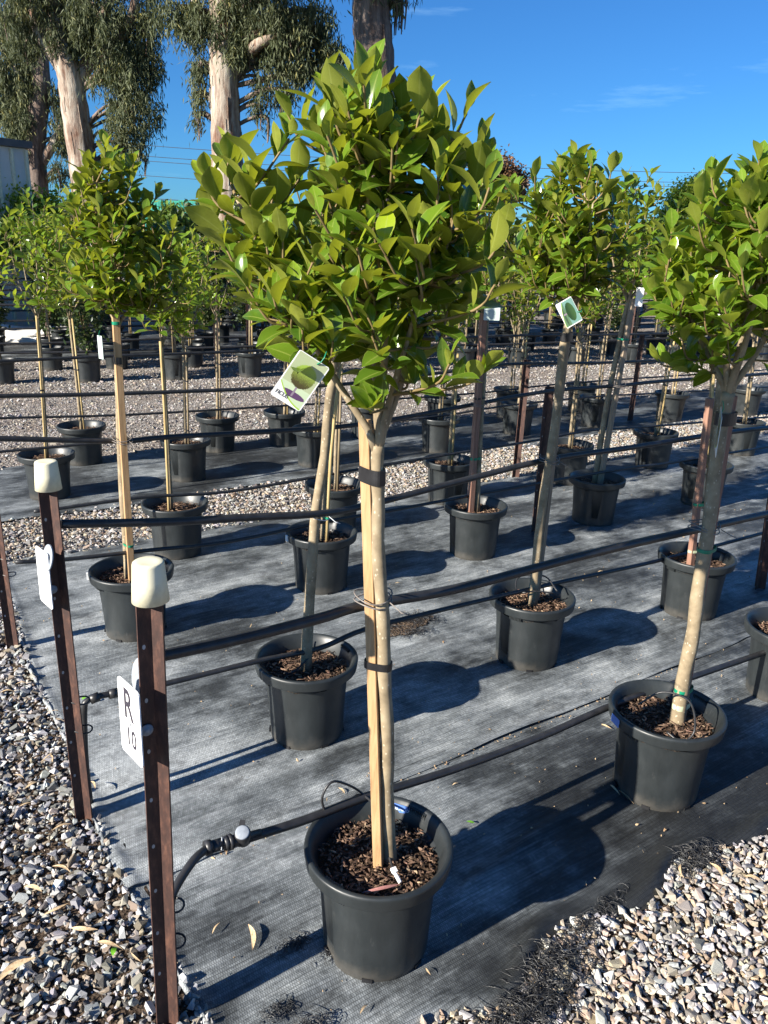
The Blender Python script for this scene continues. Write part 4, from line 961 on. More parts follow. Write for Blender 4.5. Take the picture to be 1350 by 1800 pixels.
for i, (k, lab, grp) in enumerate([('L', 'lime leaved young ficus on a thin cane directly behind the straight pale stake', None), ('TT', 'young ficus on twin thin canes directly behind the white clipped pot', None),
        ('V', 'young ficus on a yellow cane directly behind the straight brown stake', None), ('Y', 'young ficus on a thin cane behind the tall rusty post by the strip', None),
        ('Z', 'young ficus on a thin cane between the two leaning poles and the thick trunk', None), ('d', 'young ficus on a thin cane at the far end of the gravel strip row', None)]):
    potted_tree(k, lab, ('cane' if i in (1, 3, 5) else 'bamboo', .017), 62, .074, 7, .011, 20+i, 'leaf_lime' if i in (0, 2) else 'leaf', max_leaf=170, group=grp, pot_rot=i*50, limbs=3, ties=[(.75, 'tape', .01), (1.0, 'tape', .01)])
special = {'M': 'lime leaved young ficus on yellow cane in the pot behind the second capped post', 'O': 'young ficus on two pale canes by the drive, behind the end pot of its mat', 'Q': 'young ficus on a yellow cane between straight pale stake and drive', 'N': 'young ficus on a pale cane standing nearest the open gravel drive'}
for i, k in enumerate(['M', 'Q', 'S', 'Wt', 'X', 'a', 'b', 'c', 'O', 'N', 'N2', 'W2', 'X3', 'X2', 'a2']):
    potted_tree(k, special.get(k, 'young ficus standard on a thin cane in a black pot along the gravel drive'), ('cane' if i % 2 else 'bamboo', .016), 60 if i < 10 else 46, .076, 7, .011, 40+i, 'leaf_lime' if i in (0, 1, 9) else 'leaf', max_leaf=150 if i in (0, 1, 8, 9) else 70, group=None if k in special else 'young ficus standards along the gravel drive', pot_rot=i*47, mulch=i in (0, 1, 8, 9), limbs=3, ties=[(.8, 'tape', .01)])

for lb, q in (('ficus standard with white clip', R(205)), ('ficus standard with pointed crown', R(200))):
    rt = [o for o in bpy.data.objects if o.get('label', '').startswith(lb)][0]
    mb = MB(); mb.box((0, 0, 0), (.012, .02, .034)); o = mb.build('rim_clip', M['white'], rt); o.location = (.2*math.cos(q), .2*math.sin(q), .312); o.rotation_euler.z = q

# ------------------------------------------------------------------ steel pickets
def picket(base, top, label, cap=True, a0=R(219), fl=.0300, group=None, ties=True, hole0=.18):
    base = Vector(base); top = Vector(top); root = empty('steel_picket', base, label, 'post', group)
    d = top - base; H = d.length; th = .0045; mb = MB()
    ring = []
    for k in range(3):
        a = a0 + k*2*math.pi/3; e = Vector((math.cos(a), math.sin(a), 0)); p = Vector((-e.y, e.x, 0)); a2 = a0 + (k+.5)*2*math.pi/3
        tip = e*fl; ring += [tip - p*th*.5, tip + p*th*.5, e*fl*.5 + p*th*.55, Vector((math.cos(a2), math.sin(a2), 0))*.0036]
        # stiffening bead half way out
        ring[-2] = e*fl*.42 + p*th*.56
    n = len(ring); V = []; zs = np.linspace(-.12, H + .004, 14)
    for z in zs: V += [q + d*(z/H) for q in ring]
    Fc = [(i*n+j, i*n+(j+1) % n, (i+1)*n+(j+1) % n, (i+1)*n+j) for i in range(len(zs)-1) for j in range(n)] + [tuple(range(n-1, -1, -1)), tuple((len(zs)-1)*n + j for j in range(n))]
    mb.add(V, Fc, False); mb.build('shaft', M['rust'], root)
    # pale discs on the flange paint the light seen through punched holes
    e = Vector((math.cos(a0), math.sin(a0), 0)); nn = Vector((math.sin(a0), -math.cos(a0), 0))
    if nn.y > 0: nn = -nn
    z = hole0
    while z < H - .1:
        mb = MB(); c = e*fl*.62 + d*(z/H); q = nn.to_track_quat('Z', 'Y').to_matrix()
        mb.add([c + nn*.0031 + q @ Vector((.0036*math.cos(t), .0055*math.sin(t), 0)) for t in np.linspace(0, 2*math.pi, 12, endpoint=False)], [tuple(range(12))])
        mb.build('hole', M['pale_hole_disc'], root); z += .125
    if cap:
        mb = MB(); pr = [(.0415, -.058), (.0432, -.058), (.0395, -.01), (.0365, .031), (.0352, .0355), (.0325, .0375), (.020, .0362), (.0, .036)]
        pr = [(a*.86, b*.88) for a, b in pr]; mb.lathe(pr, 36); mb.lathe([(.0357, -.0510), (.0315, .016), (0, .022)], 36); o = mb.build('cap', M['cap'], root); o.location = d
    return root
M['pale_hole_disc'] = varied('painted_hole_light', (.34, .33, .31), (.46, .45, .43), 30, .8)
P1B, P1T = Vector(L['post1'][0]), Vector(L['post1'][1]); P1T = Vector((-.462, 1.455, 1.205))
P2B, P2T = Vector(L['post2'][0]), Vector((-.975, 2.205, 1.195))
picket(P1B, P1T, 'rusty steel post with cream plastic cap carrying the R 10 sign')
picket(P2B, P2T, 'rusty steel post with cream plastic cap and a sign seen edge on')
picket(L['post3'][0], (-1.70, 3.27, 1.22), 'rusty steel post at the end of the third row, wire tied')
plab = ['rusty steel post beside the tree on two leaning poles', 'rusty steel post standing by the gravel strip', 'dark steel post beyond the lime leaved tree', 'dark steel post near the gravel drive', 'dark steel post standing across the drive']
for (b, t), lb in zip(L['posts'], plab):
    t = (b[0] + (t[0]-b[0])*.8, b[1], max(t[2], 1.0)); picket(b, t, lb, cap=False, fl=.036)

# ------------------------------------------------------------------ row signs
def rounded_rect(w_, h_, rad, n=5):
    out = []
    for cx, cy, a in ((w_/2-rad, h_/2-rad, 0), (-w_/2+rad, h_/2-rad, 90), (-w_/2+rad, -h_/2+rad, 180), (w_/2-rad, -h_/2+rad, 270)):
        for i in range(n+1): q = R(a + 90*i/n); out.append((cx + rad*math.cos(q), cy + rad*math.sin(q)))
    return out
def plate(name, w_, h_, rad, th, m, parent=None):
    pts = rounded_rect(w_, h_, rad); n = len(pts); mb = MB()
    mb.add([(x, y, th/2) for x, y in pts] + [(x, y, -th/2) for x, y in pts], [tuple(range(n)), tuple(range(2*n-1, n-1, -1))] + [(i, i+n, (i+1) % n + n, (i+1) % n) for i in range(n)], False)
    return mb.build(name, m, parent)
def text_mesh(txt, size, m, name, parent, loc, ext=.0004, sx=1.0, rotz=0.0):
    cu = bpy.data.curves.new('txt', 'FONT'); cu.body = txt; cu.size = size; cu.extrude = ext; cu.align_x = 'CENTER'; cu.align_y = 'CENTER'; cu.offset = size*.012
    ob = bpy.data.objects.new('txt', cu); COL.objects.link(ob); dg = bpy.context.evaluated_depsgraph_get(); dg.update()
    me = bpy.data.meshes.new_from_object(ob.evaluated_get(dg)); bpy.data.objects.remove(ob)
    me.materials.clear(); me.materials.append(m); o = link(name, me, parent, loc); o.scale = (sx, 1, 1); o.rotation_euler.z = rotz; return o
def washer(parent, name, loc, rad, m, nrm='Z'):
    mb = MB(); mb.lathe([(0, .004), (rad*.3, .004), (rad*.32, .0022), (rad*.9, .0020), (rad, .001), (rad, -.001), (0, -.001)], 20); o = mb.build(name, m, parent); o.location = loc; return o
def oriented(o, xaxis, yaxis, loc):
    x = Vector(xaxis).normalized(); y = Vector(yaxis); y = (y - x*y.dot(x)).normalized(); z = x.cross(y)
    o.matrix_world = Matrix(((x.x, y.x, z.x, loc[0]), (x.y, y.y, z.y, loc[1]), (x.z, y.z, z.z, loc[2]), (0, 0, 0, 1)))
# the plate is screwed to the flange that points down the row; it faces away from the pots, towards the path's end
yn = (P1T-P1B).normalized()
sg = plate('row_sign', .098, .178, .011, .003, M['white'])
tag(sg, 'white plastic row sign reading R 10 screwed to the capped post', 'sign')
SX = Vector((.68, -.733, 0.0))   # reading direction of the sign
oriented(sg, SX, yn, P1B.lerp(P1T, .735) + Vector((-.044, -.026, 0)))
text_mesh('R', .100, M['black'], 'letter', sg, (-.003, .035, .0019), sx=.72)
text_mesh('10', .060, M['black'], 'number', sg, (.003, -.040, .0019), sx=.80)
washer(sg, 'screw', (-.004, -.001, .0022), .010, M['galv'])
sg2 = plate('row_sign', .098, .178, .011, .003, M['white']); tag(sg2, 'white plastic row sign seen edge on at the second capped post', 'sign')
oriented(sg2, SX, yn, P2B.lerp(P2T, .735) + Vector((-.030, -.028, 0)))
washer(sg2, 'screw', (-.004, -.001, .0022), .010, M['galv'])
# big roofing screws through the posts
for base, top, fz, lab in ((P1B, P1T, .715, 'R 10 post'), (P2B, P2T, .70, 'second capped post')):
    mb = MB(); mb.lathe([(0, .005), (.006, .005), (.0065, .003), (.013, .002), (.0135, -.001), (0, -.001)], 22); o = mb.build('washer_screw', M['grey_plastic'])
    tag(o, 'round grey washer screw in the %s' % lab, 'screw'); c = base.lerp(top, fz) + Vector((math.cos(R(216))*.022, math.sin(R(216))*.022, 0)) + Vector((.005, -.006, 0))
    q = Vector((.59, -.81, 0)).to_track_quat('Z', 'Y').to_matrix(); o.matrix_world = Matrix.Translation(c) @ q.to_4x4()
# grey plastic tag discs hanging behind the plates
for base, top, dx, lab in ((P1B, P1T, (-.040, .035, 0), 'behind the R 10 sign'), (P2B, P2T, (.0, -.052, .0), 'hanging at the second capped post')):
    mb = MB(); pts = [(.024*math.cos(t), .036*math.sin(t)*(1.25 if math.sin(t) < 0 else 1)) for t in np.linspace(0, 2*math.pi, 24, endpoint=False)]; n = len(pts)
    mb.add([(x, y, .002) for x, y in pts] + [(x, y, -.002) for x, y in pts], [tuple(range(n)), tuple(range(2*n-1, n-1, -1))] + [(i, i+n, (i+1) % n + n, (i+1) % n) for i in range(n)], False)
    o = mb.build('plastic_tag', M['grey_plastic']); tag(o, 'grey oval plastic tag %s' % lab, 'tag')
    oriented(o, (.80, -.6, 0), (.2, .1, .97), base.lerp(top, .80) + Vector(dx))

# ------------------------------------------------------------------ irrigation pipes
def pipe(name, pts, rad, label, extra=None, sag=0):
    P = bez(pts, 6); o0 = P[0].copy(); root = empty(name, o0, label, 'pipe')
    mb = MB(); mb.tube(P, rad, 10); mb.build('pipe', M['pipe'], root, o0); return root, o0
p1, o1 = pipe('support_pipe', L['pipe_top1'], .0135, 'thick black support pipe tied to the trees of the R 10 row')
p2, o2 = pipe('support_pipe', L['pipe_top2'], .0135, 'thick black support pipe from the second capped post')
p3, o3 = pipe('support_pipe', L['pipe_top3'], .0125, 'black support pipe along the third row of pots')
p4, o4 = pipe('support_pipe', L['pipe_top4'], .0115, 'black support pipe above the gravel strip row')
p5, o5 = pipe('support_pipe', L['pipe_top5'], .0115, 'black support pipe along the drive side row')
d1, q1 = pipe('drip_pipe', L['drip1'], .0125, 'black drip pipe with grey capped valve lying over the R 10 pots')
d2, q2 = pipe('drip_pipe', L['drip2'], .0105, 'thin black drip pipe crossing the pots of the second row')
d3, q3 = pipe('drip_pipe', L['drip3'], .010, 'thin black drip pipe over the third row of pots')
d4, q4 = pipe('drip_pipe', L['drip4'], .010, 'thin black drip pipe along the gravel strip')
d5, q5 = pipe('drip_pipe', L['drip5'], .010, 'thin black drip pipe over the drive side pots')
d6, q6 = pipe('drip_pipe', L['drip6'], .010, 'thin black drip pipe beside the gravel drive')
# riser, joiner and valve at the head of the first drip pipe
r1 = [Vector(q) for q in L['riser1']]; r1 = [Vector((r1[0].x, r1[0].y + .004, .0))] + r1
mb = MB(); mb.tube(bez(r1, 5), .0108, 10); mb.build('riser', M['pipe'], d1, q1)
V1 = Vector(L['valve1']); D = (Vector(L['drip1'][1]) - Vector(L['drip1'][0])).normalized(); E1 = r1[-1]
mb = MB()
for t, rd, ln in ((.0, .019, .016), (.22, .016, .030), (.5, .0185, .012), (.62, .021, .010), (.8, .016, .03), (1.0, .018, .03)):
    c = E1.lerp(V1, t); mb.tube([c - D*ln/2, c + D*ln/2], rd, 12)
mb.tube([E1, V1 + D*.05], .0115, 10); mb.build('joiner', M['pipe'], d1, q1)
mb = MB(); mb.lathe([(.019, -.02), (.021, .0), (.0215, .026), (.019, .031), (0, .031)], 20); mb.tube([(0, 0, -.022), (0, 0, -.05)], .006, 6)
mb.box((-.006, .026, .016), (.014, .022, .012)); vb = mb.build('valve', M['pipe'], d1); vb.location = V1 - q1 + Vector((0, 0, .004)); vb.rotation_euler = (R(28), R(4), 0)
mb = MB(); mb.lathe([(.0185, .0), (.0185, .0025), (.016, .004), (0, .0042)], 24); kb = mb.build('valve_cap', M['grey_plastic'], vb); kb.location.z = .0312
mb = MB(); mb.tube([E1.lerp(V1, .40) + Vector((0, 0, .021)), E1.lerp(V1, .38) + Vector((.004, -.02, .0)), E1.lerp(V1, .36) + Vector((0, 0, -.021))], .0016, 5); mb.build('clamp', M['galv'], d1, q1)
r2 = [Vector(q) for q in L['riser2']]; r2 = [Vector((r2[0].x, r2[0].y, .0))] + r2
mb = MB(); mb.tube(bez(r2, 5), .0105, 10)
for a, b in ((3, 4), (4, 5)):
    c = r2[a].lerp(r2[b], .6); dd = (r2[b]-r2[a]).normalized(); mb.tube([c - dd*.014, c + dd*.014], .0165, 10)
mb.tube([r2[5] + Vector((0, 0, .02)), r2[5] - Vector((0, 0, .02))], .009, 8); mb.build('riser', M['pipe'], d2, q2)
# cable ties holding the risers to the posts, and tie wires round trunks
def ties(parent, org, base, top, zs, m, rad=.027, off=(.014, .016, 0)):
    for z in zs:
        c = base.lerp(top, z/(top-base).length) + Vector(off); mb = MB(); n = 16
        P = [c + Vector((rad*1.25*math.cos(t), rad*.8*math.sin(t), .004*math.sin(2*t))) for t in np.linspace(0, 2*math.pi, n+1)]
        mb.tube(P, .0028, 5, False); mb.build('cable_tie', m, parent, org)
ties(d1, q1, P1B, P1T, (.345, .235), M['pipe'], off=(.006, .03, 0)); ties(d2, q2, P2B, P2T, (.44, .335), M['pipe'])
ties(d3, q3, Vector(L['post3'][0]), Vector((-1.70, 3.27, 1.22)), (.46, .38), M['wire'])
def wire_wrap(parent, org, c, rx, ry, rot=0.0, m='wire', turns=2):
    mb = MB()
    for k in range(turns):
        P = [Vector(c) + Vector((rx*math.cos(t)*math.cos(rot) - ry*math.sin(t)*math.sin(rot), rx*math.cos(t)*math.sin(rot) + ry*math.sin(t)*math.cos(rot), (k-.5)*.014 + .006*math.sin(t*2+k))) for t in np.linspace(0, 2*math.pi, 22)]
        mb.tube(P, .0019, 5, False)
    mb.tube([Vector(c) + Vector((rx*.9, -ry*.6, 0)), Vector(c) + Vector((rx*1.5, -ry*1.2, -.012)), Vector(c) + Vector((rx*1.9, -ry*1.0, -.02))], .0016, 5)
    mb.build('tie_wire', M[m], parent, org)
wire_wrap(p1, o1, (-.020, 1.765, 1.035), .046, .050); wire_wrap(p1, o1, (1.055, 2.485, 1.0), .048, .055)
wire_wrap(p2, o2, (-.235, 2.735, .914), .042, .040, m='galv', turns=1); wire_wrap(p2, o2, (.722, 3.425, .97), .045, .055)
wire_wrap(p3, o3, (.545, 4.72, .965), .05, .045); wire_wrap(p3, o3, (-1.2, 3.53, .97), .045, .042); wire_wrap(p3, o3, (1.555, 5.43, .995), .06, .05)
# dripper hoops from the pipe to the pots
def hoop(name, pts, label, rad=.0036):
    P = bez(pts, 8); mb = MB(); mb.tube(P, rad, 7); o = mb.build(name, M['pipe']); return tag(o, label, 'tube')
A_ = Vector((.014, 1.739, 0)); B_ = Vector((1.017, 2.45, 0)); D_ = Vector((-.281, 2.738, 0)); E_ = Vector((.699, 3.392, 0))
hoop('dripper_tube', [Vector(q) for q in L['hoop1']] + [A_ + Vector((.0, .08, .36)), A_ + Vector((.03, -.02, .30)), A_ + Vector((.042, -.06, .297))], 'thin black dripper tube arching over the pot with the pale square stake')
hoop('dripper_tube', [B_ + Vector(q) for q in ((-.12, -.045, .37), (-.05, -.06, .43), (.03, -.10, .42), (.05, -.13, .33), (.01, -.14, .29), (-.03, -.10, .30))], 'thin black dripper tube curling in the pot with the thick leaning trunk')
hoop('dripper_tube', [D_ + Vector(q) for q in ((.03, .05, .37), (.02, .0, .345), (-.04, -.06, .30), (-.08, -.07, .295))], 'thin black dripper tube in the pot with the dark leaning trunk')
hoop('dripper_tube', [E_ + Vector(q) for q in ((.11, -.02, .36), (.06, .06, .40), (-.06, .05, .395), (-.07, -.02, .35), (.0, -.05, .37), (.09, -.04, .36))], 'thin black dripper tube looped in the pot with the bent pale trunk')
for k, lb in (('Q', 'first'), ('N', 'second'), ('O', 'third')):
    b = Vector((*L['trees'][k]['base'], 0)); hoop('dripper_tube', [b + Vector(q) for q in ((-.08, -.05, .36), (-.04, -.05, .42), (.04, -.06, .41), (.07, -.08, .30))], 'thin black dripper tube in a pot beside the gravel drive'); bpy.context.scene.collection.objects[-1]['group'] = 'dripper tubes beside the drive'
# white dripper and pink leaf on the mulch of the first pot
mb = MB(); mb.tube([(0, 0, 0), (0, -.028, .002)], .0055, 8); mb.box((0, .008, .002), (.014, .014, .008)); o = mb.build('dripper', M['white']); tag(o, 'small white plastic dripper on the bark mulch by the square stake', 'dripper'); o.location = A_ + Vector((.045, -.075, .300)); o.rotation_euler = (.3, 0, .5)

# ------------------------------------------------------------------ stickers and plant tags
def arc_sticker(parent, a0, a1, r0, z0, z1, m, name):
    mb = MB(); n = 12; V = []
    for i in range(n+1):
        q = a0 + (a1-a0)*i/n; V += [(r0*math.cos(q), r0*math.sin(q), z0), (r0*math.cos(q), r0*math.sin(q), z1)]
    mb.add(V, [(2*i, 2*i+1, 2*i+3, 2*i+2) for i in range(n)]); return mb.build(name, m, parent)
rootA = [o for o in bpy.data.objects if o.get('label', '').startswith('tallest ficus')][0]
# label strip stuck inside the back of the rim, its lettering upside down
st = plate('sticker', .060, .024, .002, .0006, M['blue_sticker'], rootA)
qa = R(68); c = Vector((.172*math.cos(qa), .172*math.sin(qa), .312)); inw = Vector((-math.cos(qa), -math.sin(qa), .22)).normalized(); tang = Vector((math.sin(qa), -math.cos(qa), 0))
up = inw.cross(tang); st.matrix_local = Matrix(((tang.x, up.x, inw.x, c.x), (tang.y, up.y, inw.y, c.y), (tang.z, up.z, inw.z, c.z), (0, 0, 0, 1)))
text_mesh('SOURCED', .0125, M['sticker_ink'] if 'sticker_ink' in M else varied('sticker_ink', (.55, .62, .75), (.7, .75, .82), 50, .4), 'lettering', st, (0, 0, .0006), .0002, .95, math.pi)
rootB = [o for o in bpy.data.objects if o.get('label', '').startswith('ficus standard with thick')][0]
st = plate('sticker', .05, .03, .002, .0006, M['blue_sticker'], rootB); qa = R(195); c = Vector((.2003*math.cos(qa), .2003*math.sin(qa), .308)); ow = Vector((math.cos(qa), math.sin(qa), .05)).normalized(); tg = Vector((-math.sin(qa), math.cos(qa), 0)); up = ow.cross(tg)
st.matrix_local = Matrix(((tg.x, up.x, ow.x, c.x), (tg.y, up.y, ow.y, c.y), (tg.z, up.z, ow.z, c.z), (0, 0, 0, 1)))

def print_mat(name, tree1, tree2, bgc, lawn, bed, cx=.06, cy=.30, rad=.40):
    """a printed picture: round clipped tree above a lawn and a curved garden bed, in the card's own coordinates"""
    m, nt, bs = newmat(name); v = coords(nt); sp = nt.nodes.new('ShaderNodeSeparateXYZ'); nt.links.new(v, sp.inputs[0]); X, Y = sp.outputs[0], sp.outputs[1]
    k = 1/.046; x = math_(nt, 'MULTIPLY', X, k); y = math_(nt, 'MULTIPLY', Y, k)     # half width -> 1
    def sub(a, b): return math_(nt, 'SUBTRACT', a, b)
    def lt(a, b): return math_(nt, 'LESS_THAN', a, b)
    f = noise(nt, v, 420, 4, .7)
    dx = sub(x, cx); dy = sub(y, cy); d = math_(nt, 'SQRT', math_(nt, 'ADD', math_(nt, 'MULTIPLY', dx, dx), math_(nt, 'MULTIPLY', dy, dy)))
    d = math_(nt, 'ADD', d, math_(nt, 'MULTIPLY', sub(f, .5), .25)); ball = lt(d, rad*1.75)
    shade = ramp(nt, math_(nt, 'ADD', math_(nt, 'MULTIPLY', dy, .7), math_(nt, 'MULTIPLY', f, .9)), [(.15, tree1), (.75, tree2)])
    c = mix(nt, bgc, lawn, lt(y, -.35)); tr = math_(nt, 'MULTIPLY', lt(math_(nt, 'ABSOLUTE', dx), .06), lt(math_(nt, 'ABSOLUTE', sub(y, -.62)), .35))
    ex = math_(nt, 'MULTIPLY', sub(x, .1), .62); ey = math_(nt, 'MULTIPLY', sub(y, -.86), 2.6); e = math_(nt, 'ADD', math_(nt, 'MULTIPLY', ex, ex), math_(nt, 'MULTIPLY', ey, ey))
    c = mix(nt, c, bed, lt(math_(nt, 'ADD', e, math_(nt, 'MULTIPLY', f, .15)), .30))
    c = mix(nt, c, (.25, .2, .25), tr); c = mix(nt, c, shade, ball)
    # white foot below a sweeping curve
    cv = math_(nt, 'ADD', math_(nt, 'MULTIPLY', math_(nt, 'MULTIPLY', sub(1.0, x), sub(1.0, x)), .26), -1.42)
    c = mix(nt, c, (.80, .80, .78), lt(y, cv)); rim = lt(math_(nt, 'ABSOLUTE', sub(y, cv)), .045); c = mix(nt, c, (.32, .50, .06), rim)
    # white border
    bx = math_(nt, 'GREATER_THAN', math_(nt, 'ABSOLUTE', x), .93); byy = math_(nt, 'GREATER_THAN', math_(nt, 'ABSOLUTE', y), 1.46)
    c = mix(nt, c, (.80, .80, .78), math_(nt, 'MAXIMUM', bx, byy)); nt.links.new(c, bs.inputs['Base Color']); bs.inputs['Roughness'].default_value = .3; return m
M['tag_print'] = print_mat('tag_print', (.06, .05, .02), (.30, .42, .07), (.40, .45, .27), (.50, .60, .40), (.10, .05, .12))
M['tag_dark'] = print_mat('topiary_tag_print', (.02, .05, .02), (.045, .10, .035), (.16, .30, .26), (.10, .18, .10), (.05, .09, .05), .0, .35, .42)
M['tag_pale'] = varied('pale_tag', (.40, .50, .47), (.55, .62, .6), 20, .4)
def plant_tag(corners, m, label, text=None):
    c = [Vector(q) for q in corners]; ctr = sum(c, Vector())/4; x = c[1]-c[0]; y = c[0]-c[3]; w_, h_ = x.length, y.length
    o = plate('plant_tag', .092, .138, .006, .0011, m); oriented(o, x, y, ctr); o.scale = (w_/.092, h_/.138, 1); tag(o, label, 'plant tag')
    mb = MB(); mb.tube([(.012, .060, .001), (.016, .072, .006), (.017, .085, .004), (.014, .10, 0)], .0016, 5); mb.build('tag_tie', M['green_tie'], o)
    if text: text_mesh(text, .0150, M['tag_ink'], 'lettering', o, (-.0205, -.0525, .0009), .0002, .95)
    return o
M['tag_ink'] = varied('tag_ink', (.06, .06, .06), (.12, .12, .12), 60, .5)
tg = L['tag']; plant_tag([(tg[0][0], 1.585, tg[0][2]), (tg[1][0], 1.60, tg[1][2]), (tg[2][0], 1.615, tg[2][2]), (tg[3][0], 1.60, tg[3][2])], M['tag_print'], 'picture tag reading FICUS hanging from the tallest tree', 'FICUS')
plant_tag(L['tag2'], M['tag_dark'], 'tag with a dark topiary ball picture under a crown')
plant_tag([(.975, 2.300, 1.40), (1.002, 2.385, 1.42), (1.008, 2.39, 1.29), (.98, 2.305, 1.27)], M['tag_dark'], 'tag hanging edge on beside the thick leaning trunk')
plant_tag([(.525, 4.60, 1.545), (.615, 4.60, 1.545), (.615, 4.60, 1.465), (.525, 4.60, 1.465)], M['tag_pale'], 'pale blank tag on the straight brown stake')
plant_tag([(-1.265, 3.50, 1.44), (-1.235, 3.47, 1.44), (-1.235, 3.47, 1.34), (-1.265, 3.50, 1.34)], M['tag_pale'], 'pale tag behind the straight stake by the capped posts')
plant_tag([(1.60, 5.40, 1.64), (1.64, 5.37, 1.64), (1.64, 5.37, 1.52), (1.60, 5.40, 1.52)], M['white'], 'white tag at the top of the two leaning poles')

# ------------------------------------------------------------------ fallen leaves and litter
def gum_leaf_mesh(seed, m, wide=.16):
    r = random.Random(seed); bend = r.uniform(-.5, .5); tw = r.uniform(-.6, .6); arch = r.uniform(.05, .18); V = []; n = 8
    for i in range(n+1):
        t = i/n; wd = wide*.5*math.sin(math.pi*min(1, t*.97+.02))**.8; x = bend*.25*math.sin(math.pi*t); z = arch*math.sin(math.pi*t); a = tw*t
        for s in (-1, 0, 1): V.append((x + s*wd*math.cos(a), t-.5, z + s*wd*math.sin(a) + (0 if s == 0 else .02)))
    mb = MB(); mb.add(V, [(3*i+j, 3*i+j+1, 3*i+j+4, 3*i+j+3) for i in range(n) for j in (0, 1)]); return mb.mesh('dry_leaf', m)
GL = [gum_leaf_mesh(i, M['dry_leaf'], .12 + .03*(i % 3)) for i in range(6)]
def drop(x, y, s, z, label, group):
    o = link('dry_leaf', rnd.choice(GL)); o.location = (x, y, z); o.rotation_euler = (rnd.uniform(-.15, .15), rnd.uniform(-.3, .3), rnd.uniform(0, 6.28)); s *= .8; o.scale = (s, s, s); return tag(o, label, 'leaf', group)
for x, y, s in L['fallen_mat']: drop(x, y, s, .016, 'curled tan dry leaf lying on the black weed mat', 'dry leaves on the weed mat')
for x, y, s in L['fallen_grav']: drop(x, y, s*1.1, .034, 'curled tan gum leaf lying on the gravel', 'dry leaves on the gravel')
for i, (x, y) in enumerate(L['green_leaf']):
    o = link('green_leaf', gum_leaf_mesh(90+i, M['fresh_leaf'], .5)); o.location = (x, y, .035 if i != 1 else .016); o.scale = (.028,)*3; o.rotation_euler.z = i*1.3; tag(o, 'small bright green leaf scrap on the %s' % ('weed mat' if i == 1 else 'gravel'), 'leaf', None if i == 1 else 'green scraps on the gravel')
o = link('pink_leaf', gum_leaf_mesh(77, varied('pink_leaf', (.30, .13, .12), (.42, .21, .18), 20, .6), .10)); o.location = (.022, 1.612, .298); o.scale = (.10,)*3; o.rotation_euler.z = -1.25; tag(o, 'long pink gum leaf on the bark mulch by the square stake', 'leaf')
rng = np.random.default_rng(77); V, Fc = hull_stone(rng, 8, (.5, .35)); k = 900
T = rng.uniform(.5, 6, k)[:, None]*UD[None] + (1.2 + 3.6*rng.random(k)**1.3)[:, None]*ND[None]; T[:, 2] = .014
T2 = rng.normal(1.75, .9, 160)[:, None]*UD[None] + (SEAM - .012 + rng.normal(0, .008, 160))[:, None]*ND[None]; T2[:, 2] = .014; T = np.concatenate([T, T2]); k = len(T)
P, Fa = instance(V, Fc, T, rand_rot(k, rng), np.clip(rng.lognormal(-4.75, .4, k), .004, .02))
tag(link('leaf_litter', np_mesh('leaf_litter', P, Fa, M['litter'], False)), 'tiny tan seed and twig litter scattered over the weed mats', 'litter', kind='stuff')

# ------------------------------------------------------------------ gum trees
def tri_leaf():
    V = np.array([(-.5, 0, 0), (.5, 0, 0), (.62, -.45, .06), (-.38, -.45, .06), (.1, -1, .0)]); V[:, 0] *= .16
    V = np.array([(0, 0, 0), (.085, -.4, .03), (0, -1, 0), (-.085, -.4, .03)]); return V, np.array([(0, 1, 2, 3)])
def clump_foliage(seed, blobs, n_clump, per, leaf, hang, clump_r, tone_c=.45, flat=1.0):
    rng = np.random.default_rng(seed); vol = np.array([b[1]*b[2] for b in blobs]); vol = vol/vol.sum(); T = []; D = []; To = []
    for _ in range(n_clump):
        c, rx, rz = blobs[rng.choice(len(blobs), p=vol)]; d = rng.normal(size=3); d /= np.linalg.norm(d); rad = rng.uniform(.15, 1)**.5
        p = np.array(c) + d*np.array([rx, rx*flat, rz])*rad; cr = clump_r*rng.uniform(.6, 1.4); k = int(per*rng.uniform(.6, 1.4)); tone = np.clip(rng.normal(tone_c, .28), 0, 1)
        q = rng.normal(size=(k, 3))*np.array([cr*.5, cr*.5, cr*.55*(1+.55*hang)]); T.append(p + q)
        dd = rng.normal(size=(k, 3))*(1-.62*hang); dd[:, 2] -= 1.4*hang; D.append(dd); To.append(np.clip(tone + rng.normal(0, .15, k), 0, 1))
    T = np.concatenate(T); D = np.concatenate(D); To = np.concatenate(To); D /= np.linalg.norm(D, axis=1)[:, None]; k = len(T)
    N_ = rng.normal(size=(k, 3)); X = np.cross(D, N_); X /= np.linalg.norm(X, axis=1)[:, None]; Z = np.cross(X, D)
    V, Fc = tri_leaf() if hang > .4 else (np.array([(0, 0, 0), (.26, -.45, .06), (0, -1, 0), (-.26, -.45, .06)]), np.array([(0, 1, 2, 3)]))
    Rm = np.stack([X, -D, Z], -1); Sc = leaf*rng.uniform(.65, 1.3, k); P, Fa = instance(V, Fc, T, Rm, Sc)
    return P, Fa, np.repeat(To, len(V))
def foliage_obj(name, P, Fa, To, m, parent, org, kind=None):
    me = np_mesh(name, P - np.array(org), Fa, m, False, {'tone': To, 'rib': np.full(len(P), .5)}); return link(name, me, parent)
